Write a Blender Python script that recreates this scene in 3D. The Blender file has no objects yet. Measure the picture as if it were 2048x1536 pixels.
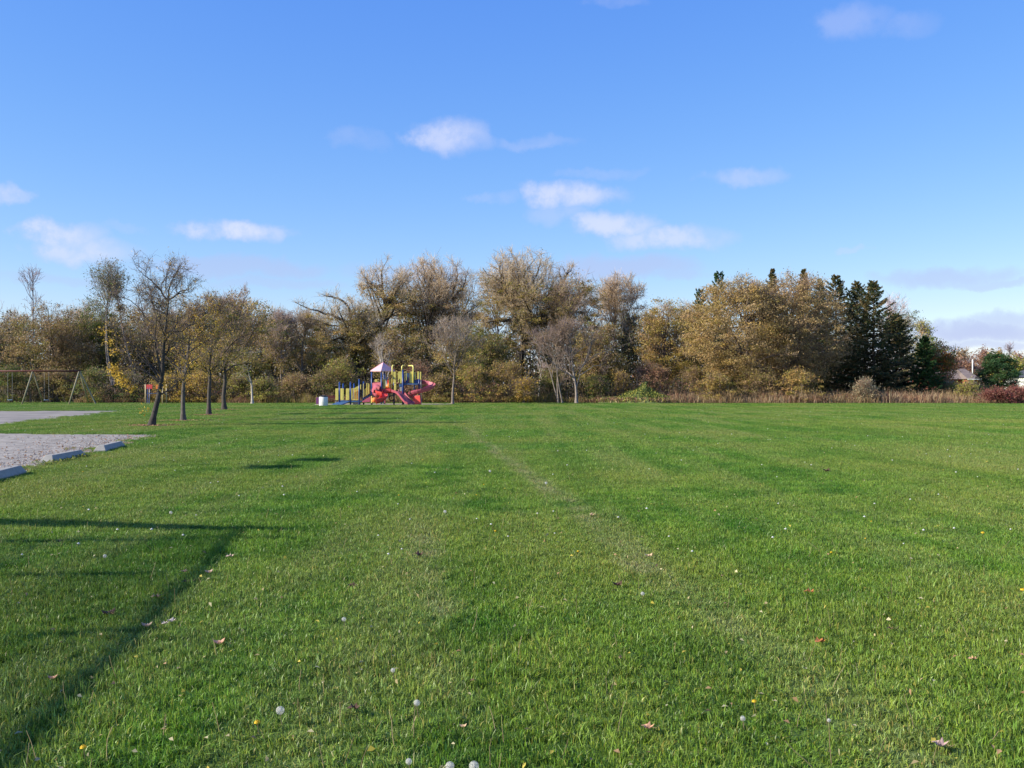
import bpy, math, random
import numpy as np
from mathutils import Vector, Matrix

S = bpy.context.scene
COL = S.collection
F = 1990.0          # focal length in photo pixels (2048 wide)
HOR = 775.0         # horizon row
EYE = 1.6
SUN_EL, SUN_AZ = 29.0, 17.0     # elevation; light travels towards +X, turned 17 deg towards +Y

# ------------------------------------------------------------------ camera, sky, sun, exposure
cam = bpy.data.cameras.new('camera'); camo = bpy.data.objects.new('camera', cam); COL.objects.link(camo)
cam.sensor_width = 36.0; cam.lens = 36.0 * F / 2048.0; cam.clip_start = 0.05; cam.clip_end = 6000
camo.location = (0, 0, EYE)
camo.rotation_euler = (math.radians(90) + math.atan((HOR - 768) / F), 0, 0)
S.camera = camo
S.view_settings.view_transform = 'Standard'; S.view_settings.look = 'None'
S.view_settings.exposure = 0.70; S.view_settings.gamma = 1.0
S.view_settings.use_curve_mapping = False

ce, se = math.cos(math.radians(SUN_EL)), math.sin(math.radians(SUN_EL))
ca, sa = math.cos(math.radians(SUN_AZ)), math.sin(math.radians(SUN_AZ))
LIGHT = Vector((ce * ca, ce * sa, -se))          # travel direction of the light
sd = bpy.data.lights.new('sun', 'SUN'); sun = bpy.data.objects.new('sun', sd); COL.objects.link(sun)
sd.energy = 5.0; sd.angle = math.radians(0.53); sd.color = (1.0, 0.93, 0.78)
sun.rotation_euler = LIGHT.to_track_quat('-Z', 'Y').to_euler(); sun.location = (-60, -20, 60)

W = bpy.data.worlds.new('World'); S.world = W; W.use_nodes = True
nt = W.node_tree; N = nt.nodes; N.clear(); LK = nt.links
def wn(t, **k):
    n = N.new(t)
    for a, v in k.items(): setattr(n, a, v)
    return n
def wm(op, a, b=None, c=None):
    n = N.new('ShaderNodeMath'); n.operation = op
    for i, v in enumerate((a, b, c)):
        if v is None: continue
        if isinstance(v, (int, float)): n.inputs[i].default_value = v
        else: LK.new(v, n.inputs[i])
    return n.outputs[0]
sky = wn('ShaderNodeTexSky', sky_type='NISHITA', sun_disc=False)
sky.sun_elevation = math.radians(SUN_EL)
sky.sun_rotation = math.atan2(-LIGHT.x, -LIGHT.y)
sky.altitude = 100; sky.air_density = 1.0; sky.dust_density = 0.35; sky.ozone_density = 2.0
SKY_STRENGTH = 0.130
tc = wn('ShaderNodeTexCoord')
hs = wn('ShaderNodeHueSaturation'); hs.inputs['Saturation'].default_value = 1.18; hs.inputs['Value'].default_value = 1.0
hs.inputs['Hue'].default_value = 0.515
LK.new(sky.outputs[0], hs.inputs['Color'])
# the camera's response: each channel of the sky through its own power curve
sc_ = wn('ShaderNodeSeparateColor'); LK.new(hs.outputs[0], sc_.inputs[0]); sk = wn('ShaderNodeCombineColor')
for i_, (k_, e_) in enumerate(((.70, 1.0), (1.10, .75), (2.85, .32))): LK.new(wm('MULTIPLY', wm('POWER', sc_.outputs[i_], e_), k_), sk.inputs[i_])
nz = wn('ShaderNodeTexNoise'); nz.inputs['Scale'].default_value = 24; nz.inputs['Detail'].default_value = 8; nz.inputs['Roughness'].default_value = 0.62
LK.new(tc.outputs['Generated'], nz.inputs['Vector'])
nsub = wn('ShaderNodeVectorMath', operation='SUBTRACT'); LK.new(nz.outputs['Color'], nsub.inputs[0]); nsub.inputs[1].default_value = (.5, .5, .5)
sx = wn('ShaderNodeSeparateXYZ'); LK.new(tc.outputs['Generated'], sx.inputs[0])
sw = wn('ShaderNodeSeparateXYZ'); LK.new(nsub.outputs[0], sw.inputs[0])
az0 = wm('ARCTAN2', sx.outputs[0], sx.outputs[1])
az = wm('MULTIPLY_ADD', sw.outputs[0], 0.085, az0)
el0 = wm('ARCSINE', sx.outputs[2])
el = wm('MULTIPLY_ADD', sw.outputs[1], 0.030, el0)
# every cloud: centre x, y, half width, half height in photo pixels, thickness
clouds = [(900, 272, 75, 34, .75), (1060, 285, 75, 13, .3), (720, 275, 50, 22, .2), (1145, 392, 90, 27, .85), (1230, 450, 85, 25, .85),
          (1345, 476, 105, 24, .75), (1130, 425, 70, 22, .35), (985, 398, 45, 12, .3), (1490, 352, 80, 18, .45), (1210, 345, 80, 12, .22),
          (478, 465, 95, 20, .9), (125, 470, 62, 26, .85), (165, 500, 80, 26, .75), (10, 384, 38, 17, .7), (235, 455, 45, 9, .2),
          (480, 536, 160, 20, .5), (560, 568, 130, 10, .3), (110, 560, 110, 10, .25), (1230, 535, 150, 24, .6), (1345, 550, 60, 14, .4),
          (820, 545, 100, 18, .3), (1890, 558, 110, 20, .55), (1970, 572, 90, 9, .45), (1960, 660, 130, 22, .8), (2020, 640, 90, 16, .6),
          (1930, 690, 170, 12, .6), (1705, 40, 60, 32, .32), (1800, 50, 60, 22, .22), (1230, 2, 60, 12, .22), (1710, 497, 30, 7, .3)]
dens = None; grey = None
for (cx, cy, rx, ry, th) in clouds:
    a = math.atan((cx - 1024) / F); e = math.atan((HOR - cy) / F * math.cos(a))
    dx = wm('DIVIDE', wm('SUBTRACT', az, a), rx * 1.42 / F); dy = wm('DIVIDE', wm('SUBTRACT', el, e), ry * 1.28 / F)
    r2 = wm('ADD', wm('MULTIPLY', dx, dx), wm('MULTIPLY', dy, dy))
    n = N.new('ShaderNodeMapRange'); n.interpolation_type = 'SMOOTHSTEP'; LK.new(r2, n.inputs[0])
    n.inputs[1].default_value = 1.0; n.inputs[2].default_value = 0.0; n.inputs[3].default_value = 0.0; n.inputs[4].default_value = th * .80
    if cy > 500 and th != .75:
        grey = n.outputs[0] if grey is None else wm('MAXIMUM', grey, n.outputs[0])
    else:
        dens = n.outputs[0] if dens is None else wm('MAXIMUM', dens, n.outputs[0])
# the same kind of sparse cloud goes on outside the frame
pv = wn('ShaderNodeVectorMath', operation='DIVIDE'); cz = wn('ShaderNodeCombineXYZ')
zz = wm('ADD', wm('MAXIMUM', sx.outputs[2], 0.0), 0.12)
for i in range(3): LK.new(zz, cz.inputs[i])
LK.new(tc.outputs['Generated'], pv.inputs[0]); LK.new(cz.outputs[0], pv.inputs[1])
n2 = wn('ShaderNodeTexNoise'); n2.inputs['Scale'].default_value = 1.6; n2.inputs['Detail'].default_value = 5; LK.new(pv.outputs[0], n2.inputs['Vector'])
m2 = N.new('ShaderNodeMapRange'); LK.new(n2.outputs[0], m2.inputs[0]); m2.inputs[1].default_value = .6; m2.inputs[2].default_value = .78; m2.inputs[4].default_value = .6
m3 = N.new('ShaderNodeMapRange'); LK.new(wm('ABSOLUTE', az0), m3.inputs[0]); m3.inputs[1].default_value = .5; m3.inputs[2].default_value = .8
dens = wm('MAXIMUM', dens, wm('MULTIPLY', m2.outputs[0], m3.outputs[0]))
fib = N.new('ShaderNodeMapRange'); LK.new(nz.outputs[0], fib.inputs[0]); fib.inputs[1].default_value = .34; fib.inputs[2].default_value = .56; fib.inputs[3].default_value = .35
dens = wm('MULTIPLY', dens, fib.outputs[0])
ccol = wn('ShaderNodeMix', data_type='RGBA'); LK.new(wm('MULTIPLY', dens, 1.25), ccol.inputs[0])
CS = 0.61 / SKY_STRENGTH
ccol.inputs[6].default_value = (0.62 * CS, 0.66 * CS, 0.98 * CS, 1)
ccol.inputs[7].default_value = (0.86 * CS, 0.88 * CS, 1.04 * CS, 1)
mx = wn('ShaderNodeMix', data_type='RGBA'); LK.new(dens, mx.inputs[0]); gm = wn('ShaderNodeMix', data_type='RGBA'); LK.new(wm('MINIMUM', wm('MULTIPLY', grey, 1.25), 1.0), gm.inputs[0]); LK.new(sk.outputs[0], gm.inputs[6]); gm.inputs[7].default_value = (.50 * CS, .58 * CS, .90 * CS, 1)
LK.new(gm.outputs[2], mx.inputs[6]); LK.new(ccol.outputs[2], mx.inputs[7])
bg = wn('ShaderNodeBackground'); bg.inputs[1].default_value = SKY_STRENGTH; LK.new(mx.outputs[2], bg.inputs[0])
wo = wn('ShaderNodeOutputWorld'); LK.new(bg.outputs[0], wo.inputs[0])

# ------------------------------------------------------------------ helpers
def PX(x, y, D):                     # photo pixel at distance D -> world point
    return Vector(((x - 1024) * D / F, D, EYE - (y - HOR) * D / F))
def GR(x, y):                        # photo pixel on the ground
    D = EYE * F / (y - HOR); return Vector(((x - 1024) * D / F, D, 0))
def tag(o, label=None, cat=None, group=None, kind=None):
    if label: o['label'] = label
    if cat: o['category'] = cat
    if group: o['group'] = group
    if kind: o['kind'] = kind
    return o
def empty(name, loc, label, cat, group=None, rz=0):
    o = bpy.data.objects.new(name, None); COL.objects.link(o); o.location = loc; o.rotation_euler = (0, 0, rz)
    o.empty_display_size = .2
    return tag(o, label, cat, group)
def fastmesh(name, V, quads=None, tris=None, tint=None, attrs=None, smooth=False):
    me = bpy.data.meshes.new(name)
    V = np.asarray(V, np.float32).reshape(-1, 3)
    me.vertices.add(len(V)); me.vertices.foreach_set('co', V.ravel())
    li = []; st = []; off = 0
    if quads is not None and len(quads):
        q = np.asarray(quads, np.int32).reshape(-1, 4); dg = q[:, 2] == q[:, 3]      # rows whose last two match are triangles
        if dg.any(): t3 = q[dg][:, :3]; tris = t3 if tris is None else np.concatenate([np.asarray(tris).reshape(-1, 3), t3]); q = q[~dg]
        li.append(q.ravel()); st.append(np.arange(len(q)) * 4); off = q.size
    if tris is not None and len(tris):
        t = np.asarray(tris, np.int32).reshape(-1, 3); li.append(t.ravel()); st.append(off + np.arange(len(t)) * 3)
    if li:
        li = np.concatenate(li).astype(np.int32); st = np.concatenate(st).astype(np.int32)
        me.loops.add(len(li)); me.loops.foreach_set('vertex_index', li)
        me.polygons.add(len(st)); me.polygons.foreach_set('loop_start', st)
        if smooth: me.polygons.foreach_set('use_smooth', np.ones(len(st), bool))
    me.update(calc_edges=True)
    if tint is not None:
        a = me.attributes.new('tint', 'FLOAT_COLOR', 'POINT'); c = np.ones((len(V), 4), np.float32); c[:, :3] = tint
        a.data.foreach_set('color', c.ravel())
    return me
def link(name, me, mat, parent=None):
    o = bpy.data.objects.new(name, me); COL.objects.link(o)
    if mat is not None and not me.materials:
        for m in (mat if isinstance(mat, (list, tuple)) else [mat]): me.materials.append(m)
    if parent is not None: o.parent = parent
    return o
class MB:
    """collects simple solids into one mesh"""
    def __init__(s): s.v = []; s.f = []
    def add(s, vs, fs):
        b = len(s.v); s.v += [tuple(v) for v in vs]; s.f += [tuple(b + i for i in f) for f in fs]; return s
    def box(s, c, d, rot=None):
        c = Vector(c); h = Vector(d) / 2; vs = []
        for z in (-1, 1):
            for x, y in ((-1, -1), (1, -1), (1, 1), (-1, 1)):
                p = Vector((x * h.x, y * h.y, z * h.z)); p = rot @ p if rot else p; vs.append(c + p)
        return s.add(vs, [(3, 2, 1, 0), (4, 5, 6, 7), (0, 1, 5, 4), (1, 2, 6, 5), (2, 3, 7, 6), (3, 0, 4, 7)])
    def tube(s, pts, rad, k=8, cap=True):
        pts = [Vector(p) for p in pts]; n = len(pts)
        rad = rad if isinstance(rad, (list, tuple)) else [rad] * n
        vs = []; u = None
        for i, p in enumerate(pts):
            d = (pts[min(i + 1, n - 1)] - pts[max(i - 1, 0)]).normalized()
            if u is None: u = d.cross(Vector((0.13, 0.31, 1)) if abs(d.z) < .9 else Vector((1, .2, 0))).normalized()
            else: u = (u - d * u.dot(d)).normalized()
            w = d.cross(u)
            for j in range(k):
                a = 2 * math.pi * j / k; vs.append(p + (u * math.cos(a) + w * math.sin(a)) * rad[i])
        fs = [(i * k + j, i * k + (j + 1) % k, (i + 1) * k + (j + 1) % k, (i + 1) * k + j) for i in range(n - 1) for j in range(k)]
        if cap: fs += [tuple(reversed(range(k))), tuple((n - 1) * k + j for j in range(k))]
        return s.add(vs, fs)
    def prism(s, poly, dv):          # planar polygon extruded along dv
        n = len(poly); dv = Vector(dv); vs = [Vector(p) for p in poly] + [Vector(p) + dv for p in poly]
        return s.add(vs, [tuple(reversed(range(n))), tuple(range(n, 2 * n))] + [(i, (i + 1) % n, n + (i + 1) % n, n + i) for i in range(n)])
    def build(s, name, mat, parent=None, smooth=False, bevel=0):
        me = bpy.data.meshes.new(name); me.from_pydata(s.v, [], s.f); me.update()
        if smooth: me.polygons.foreach_set('use_smooth', np.ones(len(me.polygons), bool))
        o = link(name, me, mat, parent)
        if bevel:
            b = o.modifiers.new('bevel', 'BEVEL'); b.width = bevel; b.segments = 2; b.limit_method = 'ANGLE'
        return o

# ------------------------------------------------------------------ materials
def mat(name, col=(.5, .5, .5), rough=.6, noise=0.0, scale=8.0, bump=0.0, metal=0.0, attr=False, trans=0.0, col2=None, spec=.3, coord='Object'):
    m = bpy.data.materials.new(name); m.use_nodes = True
    n = m.node_tree.nodes; l = m.node_tree.links; p = n['Principled BSDF']; out = n['Material Output']
    p.inputs['Roughness'].default_value = rough; p.inputs['Metallic'].default_value = metal
    p.inputs['Specular IOR Level'].default_value = spec
    src = None
    if attr:
        a = n.new('ShaderNodeAttribute'); a.attribute_name = 'tint'; src = a.outputs['Color']
    if noise or col2:
        t = n.new('ShaderNodeTexCoord'); z = n.new('ShaderNodeTexNoise'); z.inputs['Scale'].default_value = scale; z.inputs['Detail'].default_value = 6
        z.inputs['Roughness'].default_value = .65
        l.new(t.outputs[coord], z.inputs['Vector'])
        if col2:
            mr = n.new('ShaderNodeMapRange'); l.new(z.outputs[0], mr.inputs[0]); mr.inputs[1].default_value = .38; mr.inputs[2].default_value = .62
            x = n.new('ShaderNodeMix'); x.data_type = 'RGBA'; l.new(mr.outputs[0], x.inputs[0])
            x.inputs[6].default_value = (*col, 1); x.inputs[7].default_value = (*col2, 1); src = x.outputs[2]
        if noise:
            h = n.new('ShaderNodeHueSaturation')
            mr = n.new('ShaderNodeMapRange'); l.new(z.outputs[0], mr.inputs[0]); mr.inputs[1].default_value = .3; mr.inputs[2].default_value = .7
            mr.inputs[3].default_value = 1 - noise; mr.inputs[4].default_value = 1 + noise
            l.new(mr.outputs[0], h.inputs['Value'])
            if src is not None: l.new(src, h.inputs['Color'])
            else: h.inputs['Color'].default_value = (*col, 1)
            src = h.outputs[0]
        if bump:
            b = n.new('ShaderNodeBump'); b.inputs['Strength'].default_value = bump; b.inputs['Distance'].default_value = .02
            l.new(z.outputs[0], b.inputs['Height']); l.new(b.outputs[0], p.inputs['Normal'])
    if src is not None: l.new(src, p.inputs['Base Color'])
    else: p.inputs['Base Color'].default_value = (*col, 1)
    if trans:
        t = n.new('ShaderNodeBsdfTranslucent'); x = n.new('ShaderNodeMixShader'); x.inputs[0].default_value = trans
        if src is not None: l.new(src, t.inputs['Color'])
        else: t.inputs['Color'].default_value = (*col, 1)
        l.new(p.outputs[0], x.inputs[1]); l.new(t.outputs[0], x.inputs[2]); l.new(x.outputs[0], out.inputs['Surface'])
    return m
M_leaf = mat('foliage', attr=True, rough=.6, trans=.34)
M_bark = mat('bark', attr=True, rough=.9, noise=.35, scale=5, bump=.6)
M_conc = mat('concrete', (.30, .285, .25), .85, noise=.18, scale=9, bump=.25)
M_wood = mat('weathered_wood', (.30, .27, .17), .85, noise=.25, scale=14, bump=.3)
M_blue = mat('blue_paint', (.015, .05, .20), .35, noise=.1, scale=4, spec=.5)
M_bluedeck = mat('blue_plastic_coat', (.04, .10, .22), .55, noise=.15, scale=6)
M_yellow = mat('yellow_plastic', (.58, .50, .12), .45, noise=.12, scale=5, spec=.4)
M_ypipe = mat('yellow_paint', (.78, .68, .18), .35, noise=.08, scale=5, spec=.5)
M_red = mat('red_plastic', (.62, .07, .06), .4, noise=.15, scale=4, spec=.45)
M_faded = mat('faded_pink_plastic', (.40, .09, .12), .45, noise=.22, scale=3, spec=.45)
M_pink = mat('faded_roof_plastic', (.62, .38, .40), .45, noise=.10, scale=3, spec=.4)
M_orange = mat('orange_plastic', (.75, .22, .05), .4, noise=.1, scale=4)
M_beam = mat('rust_red_steel', (.10, .02, .02), .6, noise=.25, scale=7)
M_steel = mat('galvanised_steel', (.45, .45, .44), .5, noise=.15, scale=12, metal=.6)
M_white = mat('white_enamel', (.70, .70, .66), .45, noise=.08, scale=6)
M_black = mat('black_plastic', (.02, .02, .02), .5)
M_purple = mat('purple_paint', (.16, .05, .16), .5)
M_brick = mat('red_brick', (.30, .09, .06), .85, noise=.3, scale=20)
M_glass = mat('window_glass', (.03, .04, .05), .08, spec=.8)
M_seat = mat('blue_swing_seat', (.30, .45, .60), .5)

def ground_mat(name, far=False):
    """field: greens, yellowed patches and two worn wheel tracks, by position on the ground"""
    m = bpy.data.materials.new(name); m.use_nodes = True
    n = m.node_tree.nodes; l = m.node_tree.links; p = n['Principled BSDF']; out = n['Material Output']
    def math_(op, a, b=None):
        q = n.new('ShaderNodeMath'); q.operation = op
        for i, v in enumerate((a, b)):
            if v is None: continue
            if isinstance(v, (int, float)): q.inputs[i].default_value = v
            else: l.new(v, q.inputs[i])
        return q.outputs[0]
    g = n.new('ShaderNodeNewGeometry')
    sp = n.new('ShaderNodeSeparateXYZ'); l.new(g.outputs['Position'], sp.inputs[0])
    cb = n.new('ShaderNodeCombineXYZ'); l.new(sp.outputs[0], cb.inputs[0]); l.new(sp.outputs[1], cb.inputs[1])
    def noise(sc, det=3, rough=.5):
        z = n.new('ShaderNodeTexNoise'); z.inputs['Scale'].default_value = sc; z.inputs['Detail'].default_value = det; z.inputs['Roughness'].default_value = rough
        l.new(cb.outputs[0], z.inputs['Vector']); return z
    def rng(v, a, b, c=0, d=1):
        r = n.new('ShaderNodeMapRange'); l.new(v, r.inputs[0])
        for i, k in enumerate((a, b, c, d)): r.inputs[1 + i].default_value = k
        return r.outputs[0]
    def mix(f, a, b):
        x = n.new('ShaderNodeMix'); x.data_type = 'RGBA'
        if isinstance(f, (int, float)): x.inputs[0].default_value = f
        else: l.new(f, x.inputs[0])
        for i, v in ((6, a), (7, b)):
            if isinstance(v, tuple): x.inputs[i].default_value = (*v, 1)
            else: l.new(v, x.inputs[i])
        return x.outputs[2]
    n1, n2_, n3, n4 = noise(.16, 4), noise(1.3, 4), noise(.035, 3), noise(6, 4)
    c = mix(rng(n2_.outputs[0], .36, .64), (.070, .185, .014), (.182, .325, .034))
    c = mix(rng(n1.outputs[0], .42, .68), c, (.250, .305, .052))
    c = mix(rng(n3.outputs[0], .45, .65, 0, .5), c, (.100, .235, .030))
    c = mix(rng(n4.outputs[0], .60, .78, 0, .45), c, (.235, .265, .070))
    stv = n.new('ShaderNodeVectorMath'); stv.operation = 'MULTIPLY'; l.new(cb.outputs[0], stv.inputs[0]); stv.inputs[1].default_value = (.9, .07, 1)
    z5 = n.new('ShaderNodeTexNoise'); z5.inputs['Scale'].default_value = 1.0; z5.inputs['Detail'].default_value = 3; l.new(stv.outputs[0], z5.inputs['Vector'])
    c = mix(rng(z5.outputs[0], .48, .66, 0, .6), c, (.250, .300, .075))
    c = mix(rng(z5.outputs[0], .46, .32, 0, .5), c, (.062, .170, .014))
    wob = math_('MULTIPLY', math_('SUBTRACT', n1.outputs[0], .5), 1.0)
    xx = math_('ADD', math_('ADD', sp.outputs[0], math_('MULTIPLY', sp.outputs[1], .105)), wob)
    t1 = rng(math_('ABSOLUTE', math_('SUBTRACT', xx, 2.20)), .26, .02)
    t2 = rng(math_('ABSOLUTE', math_('SUBTRACT', xx, .22)), .24, .02)
    t2 = math_('MULTIPLY', t2, rng(sp.outputs[1], 13, 9))
    tr = math_('MULTIPLY', math_('MAXIMUM', t1, t2), rng(n2_.outputs[0], .40, .60, .10, .78))
    tr = math_('MULTIPLY', math_('MULTIPLY', tr, rng(sp.outputs[1], 60, 25)), rng(sp.outputs[1], 5, 8.5, .35, 1))
    c = mix(tr, c, (.300, .315, .125))
    if far:
        c = mix(.45, c, (.060, .075, .030))
        l.new(c, p.inputs['Base Color']); p.inputs['Roughness'].default_value = .95; p.inputs['Specular IOR Level'].default_value = .1
        b = n.new('ShaderNodeBump'); b.inputs['Strength'].default_value = .5; l.new(n4.outputs[0], b.inputs['Height']); l.new(b.outputs[0], p.inputs['Normal'])
    else:
        a = n.new('ShaderNodeAttribute'); a.attribute_name = 'tint'
        mu = n.new('ShaderNodeMix'); mu.data_type = 'RGBA'; mu.blend_type = 'MULTIPLY'; mu.inputs[0].default_value = 1
        l.new(c, mu.inputs[6]); l.new(a.outputs['Color'], mu.inputs[7]); c = mu.outputs[2]
        l.new(c, p.inputs['Base Color']); p.inputs['Roughness'].default_value = .42; p.inputs['Specular IOR Level'].default_value = .35
        t = n.new('ShaderNodeBsdfTranslucent'); l.new(c, t.inputs[0]); x = n.new('ShaderNodeMixShader'); x.inputs[0].default_value = .3
        l.new(p.outputs[0], x.inputs[1]); l.new(t.outputs[0], x.inputs[2]); l.new(x.outputs[0], out.inputs['Surface'])
    return m
M_grass = ground_mat('grass_blade'); M_field = ground_mat('turf_soil', far=True)

# ------------------------------------------------------------------ ground, lots
ME = fastmesh('ground', [(-2500, -60, 0), (2500, -60, 0), (2500, 4500, 0), (-2500, 4500, 0)], quads=[(0, 1, 2, 3)])
tag(link('field', ME, M_field), kind='structure')
rnd = random.Random(5)
def ragged(poly, amp=.18, step=.7):
    out = []
    for i in range(len(poly)):
        a = Vector(poly[i]); b = Vector(poly[(i + 1) % len(poly)]); L = (b - a).length; k = max(1, min(60, int(L / step)))
        for j in range(k):
            p = a.lerp(b, j / k)
            if j: p = p + Vector((rnd.uniform(-amp, amp), rnd.uniform(-amp, amp)))
            out.append((p.x, p.y))
    return out
lot1 = [(-7.6, 8), (-8.3, 14), (-8.95, 17.2), (-9.6, 20.2), (-10.2, 23.6), (-10.6, 26.2), (-11.2, 30), (-11.9, 33.4), (-17.5, 34.3), (-45, 34.2), (-45, 8)]
lot2 = [(-20.0, 36.5), (-21.8, 42.5), (-23.0, 49), (-24.4, 57), (-25.8, 65), (-26.2, 68), (-35, 67), (-70, 63), (-70, 36.5)]
def sheet(name, poly, z, m, amp=.15, kind='structure'):
    pts = ragged([(a, b) for a, b in poly], amp)
    me = bpy.data.meshes.new(name); me.from_pydata([(x, y, z) for x, y in pts], [], [tuple(range(len(pts)))]); me.update()
    return tag(link(name, me, m), kind=kind)
M_lot = mat('gravelly_asphalt', (.22, .195, .165), .9, scale=2.2, col2=(.33, .295, .25), noise=.25, bump=.6)
M_lot2 = mat('worn_asphalt', (.20, .18, .16), .9, scale=.5, col2=(.28, .25, .215), noise=.15, bump=.3)
M_lotd = mat('dark_strip', (.06, .06, .07), .9, noise=.2, scale=2)
sheet('parking_lot', lot1, .012, M_lot); sheet('driveway', lot2, .012, M_lot2)
sheet('far_dark_strip', [(-26.6, 68.3), (-35, 67.3), (-70, 63.3), (-70, 66.5), (-35, 70.6), (-26.6, 69.3)], .016, M_lotd, .1)  # dark band along the far edge of the driveway
def inpoly(x, y, poly):
    c = np.zeros(len(x), bool); j = len(poly) - 1
    for i in range(len(poly)):
        xi, yi = poly[i]; xj, yj = poly[j]
        if yi != yj: c ^= ((yi > y) != (yj > y)) & (x < (xj - xi) * (y - yi) / (yj - yi) + xi)
        j = i
    return c
pitpoly = [(-18.6, 91.0), (-6.5, 91.0), (-5.3, 92.5), (-5.6, 97.5), (-12, 98.5), (-18.8, 97.8)]
M_sand = mat('playground_sand', (.42, .34, .25), .95, noise=.2, scale=3, bump=.5)
sheet('playground_sand_bed', pitpoly, .010, M_sand, .12)
M_mulch = mat('leaf_mulch', (.16, .10, .06), .95, scale=12, col2=(.30, .19, .12), noise=.3, bump=.8)
lawn_trees = [(303, 852), (367, 842), (418, 830.5), (449, 819.5)]
def disc(name, c, r, m, z=.014):
    v = [(0, 0)]; k = 22
    pts = [(c.x + r * rnd.uniform(.8, 1.1) * math.cos(2 * math.pi * i / k), c.y + r * rnd.uniform(.8, 1.1) * math.sin(2 * math.pi * i / k), z) for i in range(k)]
    me = bpy.data.meshes.new(name); me.from_pydata(pts, [], [tuple(range(k))]); me.update()
    return tag(link(name, me, m), kind='structure')
for q in lawn_trees: disc('mulch_ring', GR(*q), .85, M_mulch)

# ------------------------------------------------------------------ the lawn: blades of grass, one object, tiles instanced by geometry nodes
g = np.random.default_rng(11)
NV = 5; VV = []; TT = []; var = []; rotA = []; sclA = []; pick = []; tint = []; base = 0
TS = .5
for v in range(NV):
    n = 3800
    x = g.uniform(-.28, .28, n); y = g.uniform(-.28, .28, n)
    cl = g.normal(size=(26, 2)) * .2; ci = g.integers(0, 26, n); tuft = g.random(n) < .35
    x = np.where(tuft, cl[ci, 0] + g.normal(size=n) * .02, x); y = np.where(tuft, cl[ci, 1] + g.normal(size=n) * .02, y)
    h = g.gamma(7, .0048, n).clip(.016, .070) * np.where(tuft, 1.25, 1.0); w = g.uniform(.0013, .0027, n)
    a = g.uniform(0, 2 * np.pi, n); lean = g.normal(.0, .62, n).clip(-1.25, 1.25); la = g.uniform(0, 2 * np.pi, n)
    dx, dy = np.cos(a) * w, np.sin(a) * w
    lx, ly = np.cos(la) * np.sin(lean), np.sin(la) * np.sin(lean)
    m1x, m1y, m1z = x + lx * h * .35, y + ly * h * .35, h * .55
    tx, ty, tz = x + lx * h * 1.15, y + ly * h * 1.15, h * (.98 - .35 * np.abs(np.sin(lean)))
    P = np.stack([np.stack([x - dx, y - dy, 0 * x], 1), np.stack([x + dx, y + dy, 0 * x], 1),
                  np.stack([m1x + dx, m1y + dy, m1z], 1), np.stack([m1x - dx, m1y - dy, m1z], 1), np.stack([tx, ty, tz], 1)], 1).reshape(-1, 3)
    i0 = base + np.arange(n) * 5
    TT.append(np.stack([i0, i0 + 1, i0 + 2, i0, i0 + 2, i0 + 3, i0 + 3, i0 + 2, i0 + 4], 1).reshape(-1, 3))
    br = g.uniform(.42, 1.5, n); c = np.stack([br * g.uniform(.85, 1.15, n), br, br * g.uniform(.6, 1.5, n)], 1)
    dead = g.random(n) < .06; c[dead] = np.stack([np.full(dead.sum(), 2.4), np.full(dead.sum(), 1.45), np.full(dead.sum(), 2.3)], 1) * g.uniform(.6, 1.0, (dead.sum(), 1))
    tint.append(np.repeat(c, 5, 0)); VV.append(P); var.append(np.full(n * 5, v)); base += n * 5
def seeds(x0f, x1f, y0, y1, t):
    ys = np.arange(y0, y1, t); out = []
    for y in ys:
        xs = np.arange(x0f(y), x1f(y), t); out.append(np.stack([xs + g.uniform(-.04, .04, len(xs)) * t, np.full(len(xs), y + t / 2)], 1))
    return np.concatenate(out)
sA = seeds(lambda y: -.56 * y - 3, lambda y: .56 * y + 3, 1.5, 24, .5)
sB = seeds(lambda y: -.56 * y - 3, lambda y: .56 * y + 3, 24, 48, .75)
sC = seeds(lambda y: -.56 * y - 4, lambda y: .56 * y + 4, 48, 104, 1.25)
for sd_, t in ((sA, .5), (sB, .75), (sC, 1.25)):
    k = inpoly(sd_[:, 0], sd_[:, 1], lot1) | inpoly(sd_[:, 0], sd_[:, 1], lot2) | inpoly(sd_[:, 0], sd_[:, 1], pitpoly)
    for q in lawn_trees:
        c = GR(*q); k |= np.hypot(sd_[:, 0] - c.x, sd_[:, 1] - c.y) < .75
    sd_ = sd_[~k]; n = len(sd_)
    hz = 1 + .20 * np.sin(sd_[:, 0] * 1.7 + 3 * np.sin(sd_[:, 1] * .43)) * np.cos(sd_[:, 1] * 1.1 + 2 * np.sin(sd_[:, 0] * .6))
    xx = sd_[:, 0] + .105 * sd_[:, 1]; hz *= np.where((np.abs(xx - 2.2) < .25), .75, 1)
    VV.append(np.column_stack([sd_, np.zeros(n)])); var.append(np.full(n, -1)); tint.append(np.ones((n, 3)))
    s = t / TS; fl = g.choice([-1, 1], n)
    r = np.zeros((n, 3)); r[:, 2] = g.integers(0, 4, n) * np.pi / 2; sc = np.column_stack([fl * s, np.full(n, s), hz * g.uniform(.85, 1.15, n) * (1.0 if s < 1.2 else 1.1)])
    rotA.append(r); sclA.append(sc); pick.append(g.integers(0, NV, n))
V = np.concatenate(VV); me = fastmesh('grass', V, tris=np.concatenate(TT), tint=np.concatenate(tint))
nb = base
def addattr(me, name, typ, arr, key):
    a = me.attributes.new(name, typ, 'POINT'); a.data.foreach_set(key, np.ascontiguousarray(arr).ravel())
addattr(me, 'variant', 'INT', np.concatenate(var).astype(np.int32), 'value')
addattr(me, 'pick', 'INT', np.concatenate([np.zeros(nb)] + pick).astype(np.int32), 'value')
addattr(me, 'rot', 'FLOAT_VECTOR', np.concatenate([np.zeros((nb, 3))] + rotA).astype(np.float32), 'vector')
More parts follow.
